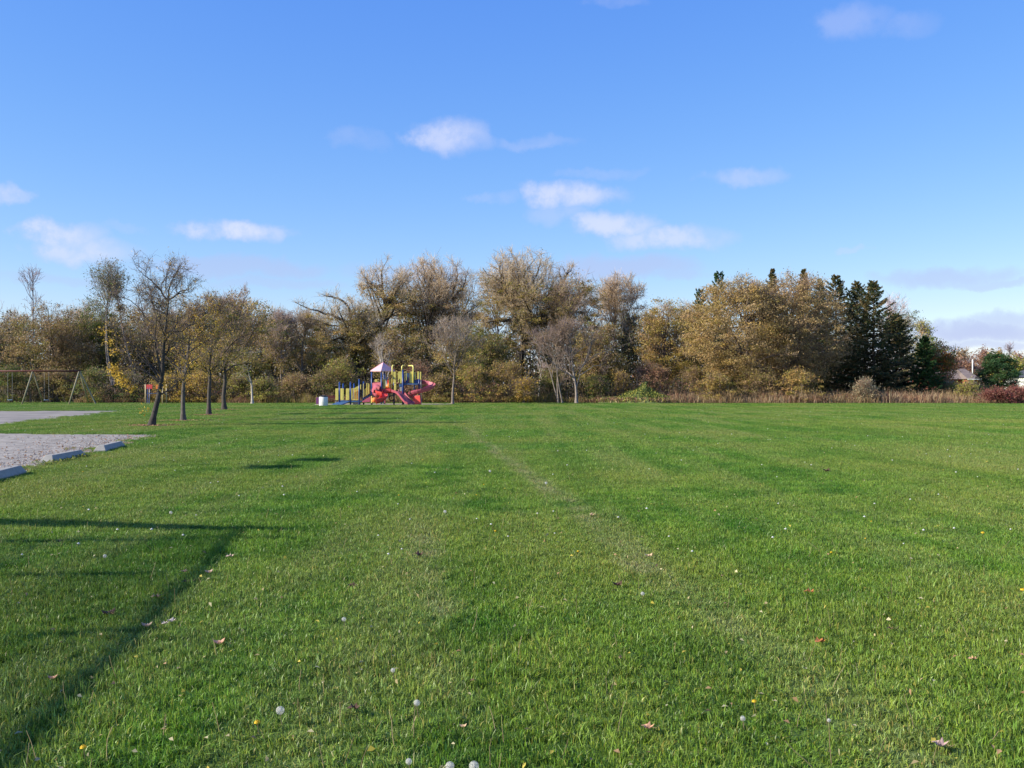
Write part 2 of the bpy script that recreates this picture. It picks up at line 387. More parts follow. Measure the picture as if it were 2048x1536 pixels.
addattr(me, 'scl', 'FLOAT_VECTOR', np.concatenate([np.ones((nb, 3))] + sclA).astype(np.float32), 'vector')
grass = tag(link('grass', me, M_grass), 'short mown green lawn grass covering the whole field', 'grass', kind='stuff')
ng = bpy.data.node_groups.new('grass_tiles', 'GeometryNodeTree')
ng.interface.new_socket('Geometry', in_out='INPUT', socket_type='NodeSocketGeometry'); ng.interface.new_socket('Geometry', in_out='OUTPUT', socket_type='NodeSocketGeometry')
gi = ng.nodes.new('NodeGroupInput'); go = ng.nodes.new('NodeGroupOutput'); GL = ng.links
def named(nm, typ):
    q = ng.nodes.new('GeometryNodeInputNamedAttribute'); q.data_type = typ; q.inputs['Name'].default_value = nm; return q.outputs['Attribute']
def eq(sock, v):
    c = ng.nodes.new('FunctionNodeCompare'); c.data_type = 'INT'; c.operation = 'EQUAL'
    i = [s for s in c.inputs if s.type == 'INT']; GL.new(sock, i[0]); i[1].default_value = v; return c.outputs[0]
jn = ng.nodes.new('GeometryNodeJoinGeometry'); vs_ = named('variant', 'INT')
for v in range(NV):
    sg = ng.nodes.new('GeometryNodeSeparateGeometry'); sg.domain = 'POINT'; GL.new(gi.outputs[0], sg.inputs[0]); GL.new(eq(vs_, v), sg.inputs['Selection'])
    ti = ng.nodes.new('GeometryNodeGeometryToInstance'); GL.new(sg.outputs[0], ti.inputs[0]); GL.new(ti.outputs[0], jn.inputs[0])
sg = ng.nodes.new('GeometryNodeSeparateGeometry'); sg.domain = 'POINT'; GL.new(gi.outputs[0], sg.inputs[0]); GL.new(eq(vs_, -1), sg.inputs['Selection'])
ip = ng.nodes.new('GeometryNodeInstanceOnPoints'); GL.new(sg.outputs[0], ip.inputs['Points']); GL.new(jn.outputs[0], ip.inputs['Instance'])
ip.inputs['Pick Instance'].default_value = True; GL.new(named('pick', 'INT'), ip.inputs['Instance Index'])
e2 = ng.nodes.new('FunctionNodeEulerToRotation'); GL.new(named('rot', 'FLOAT_VECTOR'), e2.inputs[0]); GL.new(e2.outputs[0], ip.inputs['Rotation'])
GL.new(named('scl', 'FLOAT_VECTOR'), ip.inputs['Scale']); GL.new(ip.outputs[0], go.inputs[0])
md = grass.modifiers.new('tiles', 'NODES'); md.node_group = ng

# ------------------------------------------------------------------ trees
def nrm(a): return a / np.maximum(np.linalg.norm(a, axis=-1, keepdims=True), 1e-9)
def grow(st, d, L, r0, r1, n, wob, up, R):
    N_ = len(st); P = np.zeros((N_, n + 1, 3)); P[:, 0] = st; d = d.copy()
    for i in range(n):
        d = nrm(d + R.normal(size=(N_, 3)) * wob + np.array([0, 0, 1.0]) * up); P[:, i + 1] = P[:, i] + d * (L / n)[:, None]
    t = np.linspace(0, 1, n + 1)[None]; return P, (r0[:, None] * (1 - t) + r1[:, None] * t)
def tubes(P, Rd, k):
    N_, n1, _ = P.shape
    D = np.gradient(P, axis=1) if n1 > 2 else np.repeat(P[:, 1:] - P[:, :1], 2, 1); D = nrm(D)
    ref = np.where(np.abs(D[..., 2:3]) > .9, np.array([1., .1, 0]), np.array([.1, .2, 1.])); u = nrm(np.cross(D, ref)); w = np.cross(D, u)
    a = np.arange(k) * 2 * np.pi / k
    V = P[:, :, None] + (u[:, :, None] * np.cos(a)[:, None] + w[:, :, None] * np.sin(a)[:, None]) * Rd[:, :, None, None]
    idx = np.arange(N_ * n1 * k).reshape(N_, n1, k); nx = np.roll(idx, -1, 2)
    Q = np.stack([idx[:, :-1], nx[:, :-1], nx[:, 1:], idx[:, 1:]], -1).reshape(-1, 4)
    return V.reshape(-1, 3), Q
def ribbons(P, Rd, R):
    N_, n1, _ = P.shape; w = nrm(np.cross(nrm(P[:, -1] - P[:, 0]), R.normal(size=(N_, 3))))[:, None] * Rd[:, :, None]
    V = np.stack([P - w, P + w], 2); idx = np.arange(N_ * n1 * 2).reshape(N_, n1, 2)
    return V.reshape(-1, 3), np.stack([idx[:, :-1, 0], idx[:, :-1, 1], idx[:, 1:, 1], idx[:, 1:, 0]], -1).reshape(-1, 4)
def sample(P, Rd, pi, t):
    n = P.shape[1] - 1; f = t * n; i = np.minimum(f.astype(int), n - 1); fr = (f - i)[:, None]
    p = P[pi, i] * (1 - fr) + P[pi, i + 1] * fr; d = nrm(P[pi, i + 1] - P[pi, i]); r = Rd[pi, i] * (1 - fr[:, 0]) + Rd[pi, i + 1] * fr[:, 0]
    return p, d, r
def tilt(d, ang, R, upb=0.0):
    q = R.normal(size=d.shape); q[:, 2] += upb; q = nrm(q - (q * d).sum(1, keepdims=True) * d); return nrm(d * np.cos(ang)[:, None] + q * np.sin(ang)[:, None])
def edist(s, d, c, r):
    a = (s - c) / r; b = d / r; A = (b * b).sum(1); B = (a * b).sum(1); C = (a * a).sum(1) - 1
    disc = np.maximum(B * B - A * C, 0); t = (-B + np.sqrt(disc)) / A; return np.where(C > 0, np.maximum(t * .3, .3), t)
def leaves(pts, size, R, asp=.6, hang=0.0):
    n = len(pts); u = R.normal(size=(n, 3)); u[:, 2] -= hang; u = nrm(u); v = nrm(np.cross(u, R.normal(size=(n, 3))))
    s = size * R.uniform(.6, 1.35, n)[:, None]; U = u * s * .5; Vv = v * s * .5 * asp
    V = np.stack([pts - U, pts + U + Vv, pts + U - Vv], 1).reshape(-1, 3); return V, np.arange(n * 3).reshape(-1, 3)[:, [0, 1, 2, 2]]
PAL = dict(under=[(.11, .095, .04), (.075, .085, .03), (.14, .10, .05), (.09, .075, .035)],  # first set: undergrowth tones darkened to stand in for canopy shade
           tanleaf=[(.42, .29, .13), (.36, .26, .10), (.46, .32, .16), (.30, .23, .09)],
           ochre=[(.46, .31, .085), (.38, .27, .075), (.44, .26, .10), (.30, .24, .06)],
           olive=[(.26, .225, .05), (.32, .24, .06), (.18, .175, .04), (.33, .23, .08)],
           brown=[(.34, .22, .11), (.27, .18, .09), (.40, .26, .13), (.24, .18, .075)],
           gold=[(.55, .36, .05), (.62, .42, .06), (.45, .28, .06), (.36, .29, .06)],
           green=[(.10, .155, .03), (.15, .19, .04), (.075, .12, .028), (.21, .21, .05)],
           pine=[(.03, .085, .028), (.045, .11, .03), (.075, .13, .04), (.03, .065, .022)],
           spruce=[(.045, .075, .028), (.085, .105, .038), (.15, .13, .05), (.22, .16, .07)],
           orange=[(.45, .13, .02), (.38, .16, .03), (.30, .09, .03)],
           rust=[(.28, .14, .09), (.34, .19, .11), (.24, .12, .08)],
           red=[(.20, .05, .045), (.17, .07, .05), (.22, .09, .06)],
           grey=[(.24, .23, .15), (.17, .17, .10), (.30, .27, .17)],
           yg=[(.36, .35, .06), (.26, .28, .05), (.42, .36, .08), (.18, .20, .04)],
           tan=[(.42, .30, .17), (.34, .23, .13), (.26, .16, .10), (.48, .37, .22)])
def tree(name, label, cat, bx, D, top, cx, half, pal='olive', pal2=None, seed=1, crown_lo=.25, trunk_r=.2, tf=.75, n1=14, n2=9, n3=7, a1=(30, 65),
         twig=.012, twl=1.0, nleaf=6000, lsize=.2, bare=1.2, barkc=(.10, .085, .07), twigc=(.30, .22, .17), wob=.14, up=.03, trunk=None, limbs=None, hang=.0,
         group=None, stems=1, dz=0.0, leaffrac=None, lump=.15, spread=.25, basez=0.0, asp=.6, curl=0.0, shell=0, csize=.8, sprays=None):
    R = np.random.default_rng(seed); sc = D / F
    B = np.array([(bx - 1024) * sc, D, basez]); H = EYE + (HOR - top) * sc - basez
    C = np.array([(cx - bx) * sc, 0, (H + H * crown_lo) / 2]); RR = np.array([half * sc, half * sc * .9, H * (1 - crown_lo) / 2])
    root = empty(name, B, label, cat, group)
    TV = []; TQ = []; tb = 0
    def addt(P, Rd, k):
        nonlocal tb
        v, q = tubes(P, Rd, k); TV.append(v); TQ.append(q + tb); tb += len(v)
    def loc(px, py, dy=0.0): return np.array([(px - bx) * sc, dy, EYE - (py - HOR) * sc - basez])
    def resamp(pts, n):
        pts = np.array(pts); L = np.r_[0, np.cumsum(np.linalg.norm(np.diff(pts, axis=0), axis=1))]; t = np.linspace(0, L[-1], n + 1)
        return np.stack([np.interp(t, L, pts[:, i]) for i in range(3)], 1)
    nT = 12
    if trunk is not None:
        pts = [loc(*q) for q in trunk]; pts[0][2] = -.05; P0 = resamp(pts, nT)[None]; stems = 1
    else:
        aim = np.array([C[0], 0, H * tf]); dirs = []; 
        for s in range(stems):
            a = R.uniform(0, 6.28); dirs.append(nrm(aim + np.array([math.cos(a), math.sin(a), 0]) * (0 if stems == 1 else RR[0] * .3)))
        P0, _ = grow(np.array([[R.uniform(-.1, .1) * stems, R.uniform(-.1, .1) * stems, -.05] for s in range(stems)]), np.array(dirs), np.full(stems, H * tf), np.ones(stems), np.ones(stems), nT, wob * .45, .02, R)
        P0[:, 0, 2] = -.05
    tt = np.linspace(0, 1, nT + 1)
    rr = trunk_r * (1 - .78 * tt) * (1 + .60 * np.exp(-tt * 30)) / math.sqrt(stems); R0 = np.repeat(rr[None], stems, 0)
    addt(P0, R0, 7)
    # limbs
    zt = P0[0, :, 2] / max(P0[0, -1, 2], .1); t0 = max(.05, np.interp(crown_lo * H / max(P0[0, -1, 2], .1), zt, tt))
    n = n1 * stems; pi = np.arange(n) % stems; t = t0 + (1 - t0) * R.random(n) ** .85; t[: max(2 * stems, n // 6)] = R.uniform(.9, .999, max(2 * stems, n // 6))
    p, d, r = sample(P0, R0, pi, t); ang = np.radians(R.uniform(a1[0], a1[1], n)) * (1.15 - .5 * t)
    dd = tilt(d, ang, R); dd[:, 2] = np.where(dd[:, 2] < -.1, -dd[:, 2], dd[:, 2]); L = np.clip(edist(p, dd, C, RR), .5, 3 * RR.max()) * R.uniform(1 - lump * 2, 1.0, n)
    P1, R1 = grow(p, dd, L, np.minimum(r * (.7 if D > 60 else .48), trunk_r * .5), np.full(n, twig * 1.6), 8, wob, up, R)
    if limbs:
        Q = np.array([resamp([loc(q[0], q[1], (q[2] if len(q) > 2 else 0)) for q in lm], 8) for lm in limbs]); Q += R.normal(size=Q.shape) * .1 * np.linspace(0, 1, 9)[None, :, None]
        rl = np.array([trunk_r * (.42 if D > 60 else .34) * (1 - .85 * np.linspace(0, 1, 9))] * len(limbs)); P1 = np.concatenate([P1, Q]); R1 = np.concatenate([R1, rl]); n += len(limbs)
        L = np.r_[L, np.linalg.norm(np.diff(Q, axis=1), axis=2).sum(1)]
    addt(P1, R1, 5)
    m = n * n2; pi = np.repeat(np.arange(n), n2); t = R.uniform(.18, 1, m)
    p, d, r = sample(P1, R1, pi, t); dd = tilt(d, np.radians(R.uniform(25, 65, m)), R, .4)
    L2 = np.minimum(edist(p, dd, C, RR) * R.uniform(.6, 1.0, m), L[pi] * R.uniform(.3, .6, m)); L2 = np.maximum(L2, .25)
    P2, R2 = grow(p, dd, L2, np.minimum(r * .5, .05 * D / 110), np.full(m, twig), 5 if D < 90 else 3, wob * 1.4 + curl, up, R)
    nbk = tb; addt(P2, R2, 3); tc0 = np.tile(np.array(barkc), (tb, 1)); tc0[nbk:] = np.array(barkc) * .45 + np.array(twigc) * .55
    tm = fastmesh('trunk', np.concatenate(TV), quads=np.concatenate(TQ), tint=tc0, smooth=True); link('trunk', tm, M_bark, root)
    # crown: twigs and leaves
    q = m * n3; pi = np.repeat(np.arange(m), n3); t = R.uniform(.15, 1, q); p, d, r = sample(P2, R2, pi, t); dd = tilt(d, np.radians(R.uniform(15, 60, q)), R, .5); dd[:, 2] -= hang
    dd = nrm(dd); L3 = R.uniform(.4, 1.1, q) * twl
    P3, R3 = grow(p, dd, L3, np.full(q, twig), np.full(q, twig * .5), 3 if D < 90 or curl > .1 else 2, wob * 1.3 + curl, up * 1.5 - hang * .3, R)
    v, Q = (ribbons(P3, R3 * 1.25, R) if D > 60 else tubes(P3, R3, 3)); nv = len(v); VV = [v]; QQ = [Q]; tc_ = np.array(twigc) * R.uniform(1.05, 1.7, (q, 1)); CC = [np.repeat(tc_, len(v) // q, 0)]
    if nleaf:
        k = nleaf; zi = P3[:, -1, 2] / H; wgt = np.clip((bare - zi) / .25, 0.02, 1)
        # foliage hangs in clumps: whole limbs keep or lose their leaves
        lk = R.uniform(.25, 1, n)[np.arange(m) // n2]; lk2 = (R.uniform(0, 1, m) < .75) * 1.0; wgt = wgt * (lk * lk2)[pi]
        wgt /= wgt.sum(); ti = R.choice(q, k, p=wgt); lp, _, _ = sample(P3, R3, ti, R.random(k)); lp = lp + R.normal(size=(k, 3)) * spread * np.array([1, 1, .7]); lp[:, 2] = np.maximum(lp[:, 2], .05)
        v2, q2 = leaves(lp, lsize, R, asp, hang)
        A = np.array(PAL[pal]); Bp = np.array(PAL[pal2]) if pal2 else A
        ch = R.integers(0, len(A), m)[pi[ti]]; ch = np.where(R.random(k) < .5, ch, R.integers(0, len(A), k)); c = A[ch]
        if pal2:
            s2 = (R.random(m) < .35)[pi[ti]]; c = np.where(s2[:, None], Bp[R.integers(0, len(Bp), k)], c)
        c = c * R.uniform(.7, 1.35, (k, 1)); VV.append(v2); QQ.append(q2 + nv); CC.append(np.repeat(c, 3, 0)); nv += len(v2)
    if sprays:
        for (sx0, sy0, ns_, sg0) in sprays:
            lp = loc(sx0, sy0) + R.normal(size=(ns_, 3)) * np.array([1, 1, .8]) * sg0; v2, q2 = leaves(lp, lsize * 1.25, R, .5, .4); A = np.array(PAL['gold'])
            VV.append(v2); QQ.append(q2 + nv); CC.append(np.repeat(A[R.integers(0, 2, ns_)] * R.uniform(.8, 1.3, (ns_, 1)), 3, 0)); nv += len(v2)
    if shell:        # leafy boughs: clumps filling the crown, thicker towards its outside
        nc = max(40, shell // 105); d_ = nrm(R.normal(size=(nc, 3))); rad_ = R.uniform(.35, 1.0, nc) ** .55 * .97; cc = C + d_ * RR * rad_[:, None]; cc[:, 2] = np.maximum(cc[:, 2], .4)
        w_ = np.clip((bare - cc[:, 2] / H) / .3, .03, 1); ci = R.choice(nc, shell, p=w_ / w_.sum()); sg_ = R.uniform(.35, 1.0, nc) * csize
        lp = cc[ci] + R.normal(size=(shell, 3)) * np.array([1.2, 1.2, .5]) * sg_[ci][:, None] * .5; lp[:, 2] = np.maximum(lp[:, 2], .05)
        v2, q2 = leaves(lp, lsize, R, asp, hang); A = np.array(PAL[pal]); Bp = np.array(PAL[pal2]) if pal2 else A
        allc = np.concatenate([A, A, Bp]); cb_ = R.integers(0, len(allc), nc)[ci]; cb_ = np.where(R.random(shell) < .55, cb_, R.integers(0, len(allc), shell))
        VV.append(v2); QQ.append(q2 + nv); CC.append(np.repeat(allc[cb_] * R.uniform(.7, 1.35, (shell, 1)), 3, 0))
    cm = fastmesh('crown', np.concatenate(VV), quads=np.concatenate(QQ), tint=np.concatenate(CC)); link('crown', cm, M_leaf, root)
    return root
def conifer(name, label, cat, bx, D, top, half, pal='spruce', seed=1, lo=.04, nb=150, cards=70, group=None, droop=.28, barkc=(.06, .045, .035), round_=0.0, csz=.34):
    R = np.random.default_rng(seed); sc = D / F; H = EYE + (HOR - top) * sc; rad = half * sc
    root = empty(name, ((bx - 1024) * sc, D, 0), label, cat, group)
    z = np.linspace(0, H, 10); P = np.stack([np.cumsum(R.normal(size=10)) * .03, np.cumsum(R.normal(size=10)) * .03, z - .05], 1)[None]
    v, q = tubes(P, (np.linspace(H * .018, .02, 10))[None], 7); link('trunk', fastmesh('trunk', v, quads=q, tint=np.array(barkc), smooth=True), M_bark, root)
    t = lo + (1 - lo) * (np.arange(nb) / nb) ** .9; t = np.clip(t + R.normal(size=nb) * .008, lo, .985); a = np.arange(nb) * 2.4 + R.normal(size=nb) * .4
    prof = (1 - t) ** (.68 - .30 * round_); L = rad * prof * R.uniform(.6, 1.2, nb) + .12
    st = np.stack([0 * t, 0 * t, t * H], 1); d = nrm(np.stack([np.cos(a), np.sin(a), .25 - droop + .9 * t ** 3], 1))
    PB, RB = grow(st, d, L, np.full(nb, .035), np.full(nb, .01), 6, .06, .035, R)
    v, q = tubes(PB, RB, 3); VV = [v]; QQ = [q]; CC = [np.tile(np.array([.06, .045, .03]), (len(v), 1))]; nv = len(v)
    cnt = (cards * L / L.mean()).astype(int) + 8; pi = np.repeat(np.arange(nb), cnt); k = len(pi); tt = R.uniform(.12, 1.0, k) ** .8
    p, dr, _ = sample(PB, RB, pi, tt); side = nrm(np.cross(dr, np.array([0, 0, 1.0]))); w = L[pi] * .32 * (1.05 - tt)
    sgn = R.choice([-1, 1], k)[:, None]; off = R.uniform(0, 1, k)[:, None]
    p2 = p + side * sgn * w[:, None] * off; p2[:, 2] -= (R.random(k) * .16 + off[:, 0] * w * .35)
    ax = nrm(dr * .8 + side * sgn * .7 + R.normal(size=(k, 3)) * .25 - np.array([0, 0, .3])); nn = nrm(np.cross(ax, R.normal(size=(k, 3)) + np.array([0, 0, .6])))
    s = csz * R.uniform(.6, 1.3, k)[:, None]; U = ax * s * .5; Wd = nn * s * .17
    v2 = np.stack([p2 - U, p2 + U * .7 + Wd * 1.1, p2 + U * .7 - Wd * 1.1], 1).reshape(-1, 3); VV.append(v2); QQ.append(np.arange(k * 3).reshape(-1, 3)[:, [0, 1, 2, 2]] + nv)
    A = np.array(PAL[pal]); bc = R.integers(0, len(A), nb)[pi]; bc = np.where(R.random(k) < .5, bc, R.integers(0, len(A), k)); c = A[bc] * R.uniform(.65, 1.4, (k, 1)); CC.append(np.repeat(c, 3, 0))
    link('crown', fastmesh('crown', np.concatenate(VV), quads=np.concatenate(QQ), tint=np.concatenate(CC)), M_leaf, root)
    return root

#@TREES
# --- lawn trees by the parking lot
G1 = 'leaning row of young lawn trees'
tree('lawn_tree', 'leaning dark trunked young tree nearest the parking lot with a few yellow leaf sprays', 'tree', 303, 41.3, 507, 312, 108, 'gold', 'grey', seed=3, a1=(35, 80), sprays=[(226, 738, 130, .14), (238, 752, 150, .14), (250, 764, 140, .14), (262, 776, 110, .12), (206, 662, 40, .12), (216, 684, 50, .14), (228, 702, 50, .12), (330, 772, 40, .14), (286, 822, 26, .14)], crown_lo=.2, trunk_r=.125,
     trunk=[(303, 852), (306, 840), (318, 790), (325, 750), (326, 715), (329, 670), (335, 620), (338, 590)], n1=14, n2=13, n3=10, twig=.005, twl=0.5, nleaf=3600, lsize=0.08, bare=2,
     barkc=(.055, .048, .042), twigc=(.17, .13, .11), limbs=[[(322, 762), (290, 722), (262, 688), (238, 655)], [(336, 602), (312, 572), (288, 548), (266, 520)], [(336, 602), (341, 570), (350, 545), (368, 532)],
     [(329, 664), (362, 662), (385, 650), (408, 630)], [(325, 714), (345, 690), (352, 672)], [(333, 628), (310, 618), (300, 590), (302, 560)], [(322, 765), (300, 748), (262, 770), (224, 738)], [(322, 770), (296, 748), (275, 730), (228, 700)], [(320, 790), (345, 775), (372, 752)], [(330, 650), (290, 640), (262, 600), (235, 590)], [(337, 600), (352, 590), (385, 570), (398, 560)]], wob=.15, group=G1, spread=.06, asp=.35, curl=.12)
tree('lawn_tree', 'second tree of the lawn row, straight pale trunk just behind the leaning one', 'tree', 367, 47.5, 588, 372, 64, 'gold', 'brown', seed=4, shell=1500, crown_lo=.22, trunk_r=.12,
     trunk=[(367, 842), (366, 800), (368, 760), (374, 725), (378, 680), (380, 640)], n1=14, n2=9, n3=10, twig=.007, twl=0.45, nleaf=2600, lsize=.09, bare=1.1, barkc=(.10, .088, .078), twigc=(.24, .18, .14),
     limbs=[[(369, 758), (355, 735), (335, 715), (322, 690)], [(376, 700), (395, 660), (412, 640)], [(374, 724), (360, 680), (350, 640)]], group=G1, spread=.08, wob=.16, curl=.1)
tree('lawn_tree', 'third tree of the lawn row with slim straight dark trunk', 'tree', 418, 58, 580, 426, 68, 'olive', 'gold', seed=5, shell=1800, crown_lo=.28, trunk_r=.13,
     trunk=[(418, 831), (418, 790), (420, 752), (418, 735), (424, 690), (430, 640)], n1=16, n2=9, n3=12, twig=0.007, twl=0.5, nleaf=3200, lsize=.10, bare=1.05, barkc=(.075, .062, .052), twigc=(.27, .2, .16),
     limbs=[[(420, 752), (400, 735), (385, 715), (372, 690)], [(419, 745), (435, 725), (455, 700)], [(424, 700), (445, 650), (462, 610)]], group=G1, spread=.09, wob=.16, curl=.08)
tree('lawn_tree', 'fourth and farthest tree of the lawn row with broad vase shaped crown', 'tree', 449, 71, 574, 474, 100, 'ochre', 'olive', seed=6, shell=3000, crown_lo=.3, trunk_r=.165,
     trunk=[(449, 820), (447, 790), (451, 760), (448, 740), (455, 700), (462, 650)], n1=20, n2=10, n3=12, twig=0.008, twl=0.6, nleaf=5200, lsize=.12, bare=1.0, barkc=(.07, .058, .05), twigc=(.29, .21, .17),
     limbs=[[(449, 745), (470, 730), (495, 727), (530, 733)], [(452, 735), (478, 700), (500, 672), (520, 640)], [(450, 738), (440, 700), (430, 660), (425, 620)], [(450, 735), (490, 702), (520, 700)], [(455, 705), (465, 650), (468, 600)]], group=G1, spread=.1, wob=.15)
tree('birch_sapling', 'small pale stemmed sapling standing alone right of the lawn row', 'tree', 503, 97, 690, 505, 38, 'yg', 'olive', seed=7, crown_lo=.3, trunk_r=.13, n1=12, n2=6, n3=5, twig=.012, twl=.6, nleaf=700, lsize=.16, barkc=(.38, .34, .30), twigc=(.34, .28, .22), a1=(25, 60))
# --- bare trees at the edge of the field
tree('bare_tree', 'round headed nearly bare tree with pale straight trunk right of the playground', 'tree', 903, 95.5, 625, 908, 70, 'ochre', 'olive', seed=8, shell=900, crown_lo=.26, trunk_r=0.125, tf=.6, n1=26, n2=10, n3=8, twig=.010, twl=0.8, nleaf=2600, lsize=0.12, bare=.75,
     barkc=(.22, .18, .15), twigc=(.27, .21, .16), a1=(25, 60), up=.06, wob=.08, spread=.15)
tree('bare_tree', 'bare grey tree with forked trunk leaning over the field edge', 'tree', 1153, 101, 638, 1160, 96, 'brown', seed=9, a1=(30, 70), crown_lo=.24, trunk_r=0.15, n1=18, n2=9, n3=7, twig=.011, twl=0.9, nleaf=700, lsize=.14, trunk=[(1153, 806), (1152, 775), (1146, 740), (1142, 700), (1140, 670)],
     limbs=[[(1153, 775), (1165, 730), (1190, 710), (1225, 700), (1265, 685)], [(1152, 770), (1140, 725), (1138, 700)], [(1160, 750), (1185, 735), (1215, 722)], [(1165, 735), (1180, 700), (1185, 670)]], barkc=(.25, .21, .18), twigc=(.21, .155, .125), up=.04, wob=.09)
tree('bare_tree', 'bare clump of slim grey stems left of the forked bare tree', 'tree', 1121, 102, 652, 1092, 76, 'brown', seed=10, crown_lo=.2, trunk_r=0.15, n1=9, n2=8, n3=7, stems=3, twig=.011, twl=0.9, nleaf=500, lsize=.14, barkc=(.24, .2, .17), twigc=(.21, .155, .125), up=.04, wob=.09, a1=(25, 60))
tree('bare_tree', 'slim pale bare sapling behind the pink playground roof', 'tree', 777, 104, 648, 775, 40, 'brown', seed=31, crown_lo=.25, trunk_r=.14, n1=14, n2=7, n3=5, twig=.013, twl=.7, nleaf=300, lsize=.14, barkc=(.42, .38, .34), twigc=(.30, .25, .2), a1=(15, 45), up=.05)
tree('birch_sapling', 'thin white stemmed sapling in the brush left of the stem clump', 'tree', 1077, 106, 715, 1072, 24, 'brown', seed=32, crown_lo=.3, trunk_r=.1, n1=8, n2=5, n3=5, twig=.012, twl=.5, nleaf=100, lsize=.14, barkc=(.5, .46, .42), twigc=(.4, .32, .28), a1=(25, 60))
# --- woodland, left part
tree('tall_bare_tree', 'tall thin bare tree rising alone above the woodland at far left', 'tree', 62, 126, 530, 60, 36, seed=12, crown_lo=.50, trunk_r=.16, tf=.9, n1=16, n2=5, n3=4, twig=.012, twl=.9, nleaf=0, barkc=(.16, .13, .12), twigc=(.26, .2, .2), a1=(25, 55), up=.06, wob=.07)
GW = 'brown willowy trees along the wood edge'
tree('broad_tree', 'broad brown willowy tree behind the swing frame', 'tree', 103, 112, 598, 92, 92, 'brown', 'olive', seed=13, csize=1.2, shell=14000, crown_lo=.10, trunk_r=.32, tf=.5, n1=30, n2=11, n3=7, twig=.013, nleaf=7000, lsize=0.17, bare=1.05, barkc=(.06, .05, .045), twigc=(.26, .19, .13), group=GW, hang=.1)
tree('broad_tree', 'brown tree cut by the left edge of the photo', 'tree', -22, 118, 604, -15, 62, 'brown', 'olive', seed=14, csize=1.1, shell=7500, crown_lo=.12, trunk_r=.28, tf=.5, n1=22, n2=10, n3=7, twig=.013, nleaf=5500, lsize=0.17, bare=.9, barkc=(.08, .065, .06), twigc=(.28, .21, .17), group=GW)
tree('broad_tree', 'greenish tree with leafy sides right of the swing frame', 'tree', 196, 116, 592, 192, 45, 'green', 'olive', seed=15, csize=1.1, shell=7500, crown_lo=.05, trunk_r=.22, tf=.6, n1=20, n2=9, n3=6, twig=.012, nleaf=6500, lsize=0.17, bare=1.0, barkc=(.1, .08, .07), twigc=(.25, .18, .12))
tree('ash_tree', 'tall slender tree with open grey green top above the lot', 'tree', 230, 110, 517, 214, 50, 'grey', 'green', seed=16, crown_lo=0.5, trunk_r=.15, tf=.82, n1=22, n2=7, n3=4, twig=.010, twl=.8, nleaf=3000, lsize=0.17, bare=2, barkc=(.20, .17, .15), twigc=(.22, .17, .15), a1=(20, 62), up=.03, stems=2, spread=0.35)
tree('ash_tree', 'tall slender tree hidden partly by the leaning lawn tree', 'tree', 282, 114, 519, 275, 34, 'grey', 'brown', seed=17, crown_lo=.5, trunk_r=.16, tf=.85, n1=14, n2=6, n3=4, twig=.011, twl=.8, nleaf=1500, lsize=.18, bare=2, barkc=(.20, .16, .14), twigc=(.30, .22, .19), a1=(20, 55))
tree('broad_tree', 'ochre leaved tree behind the leaning lawn tree', 'tree', 285, 120, 590, 285, 60, 'ochre', 'olive', seed=18, csize=1.1, shell=7500, crown_lo=.12, trunk_r=.25, tf=.6, n1=22, n2=9, n3=6, twig=.013, nleaf=6000, lsize=0.17, bare=.95, barkc=(.09, .07, .06), twigc=(.30, .22, .18))
tree('broad_tree', 'brown gold tree behind the second and third lawn trees', 'tree', 385, 122, 596, 385, 62, 'ochre', 'brown', seed=19, csize=1.1, shell=7500, crown_lo=.12, trunk_r=.25, tf=.6, n1=22, n2=9, n3=7, twig=.013, nleaf=5500, lsize=0.17, bare=.9, barkc=(.09, .07, .06), twigc=(.34, .25, .21))
tree('broad_tree', 'golden topped tree behind the farthest lawn tree', 'tree', 500, 118, 590, 498, 66, 'ochre', 'gold', seed=20, csize=1.1, shell=7500, crown_lo=.14, trunk_r=.28, tf=.6, n1=24, n2=9, n3=7, twig=.013, nleaf=6500, lsize=0.17, bare=.98, barkc=(.09, .07, .06), twigc=(.36, .27, .22))
tree('slender_tree', 'slender grey tree with reddish twigs left of the dark willow', 'tree', 601, 114, 612, 598, 40, 'brown', 'ochre', seed=21, shell=2500, crown_lo=.3, trunk_r=.18, tf=.8, n1=20, n2=8, n3=11, twig=.012, nleaf=2200, lsize=0.15, bare=.9, barkc=(.15, .12, .10), twigc=(.32, .25, .18), a1=(20, 55))
tree('slender_tree', 'slim bare stemmed tree right of the golden topped tree', 'tree', 566, 112, 622, 563, 36, 'olive', 'brown', seed=22, shell=2500, crown_lo=.28, trunk_r=.16, tf=.8, n1=18, n2=8, n3=10, twig=.012, nleaf=2200, lsize=0.15, bare=.9, barkc=(.22, .18, .16), twigc=(.30, .23, .19), a1=(20, 55), stems=2)
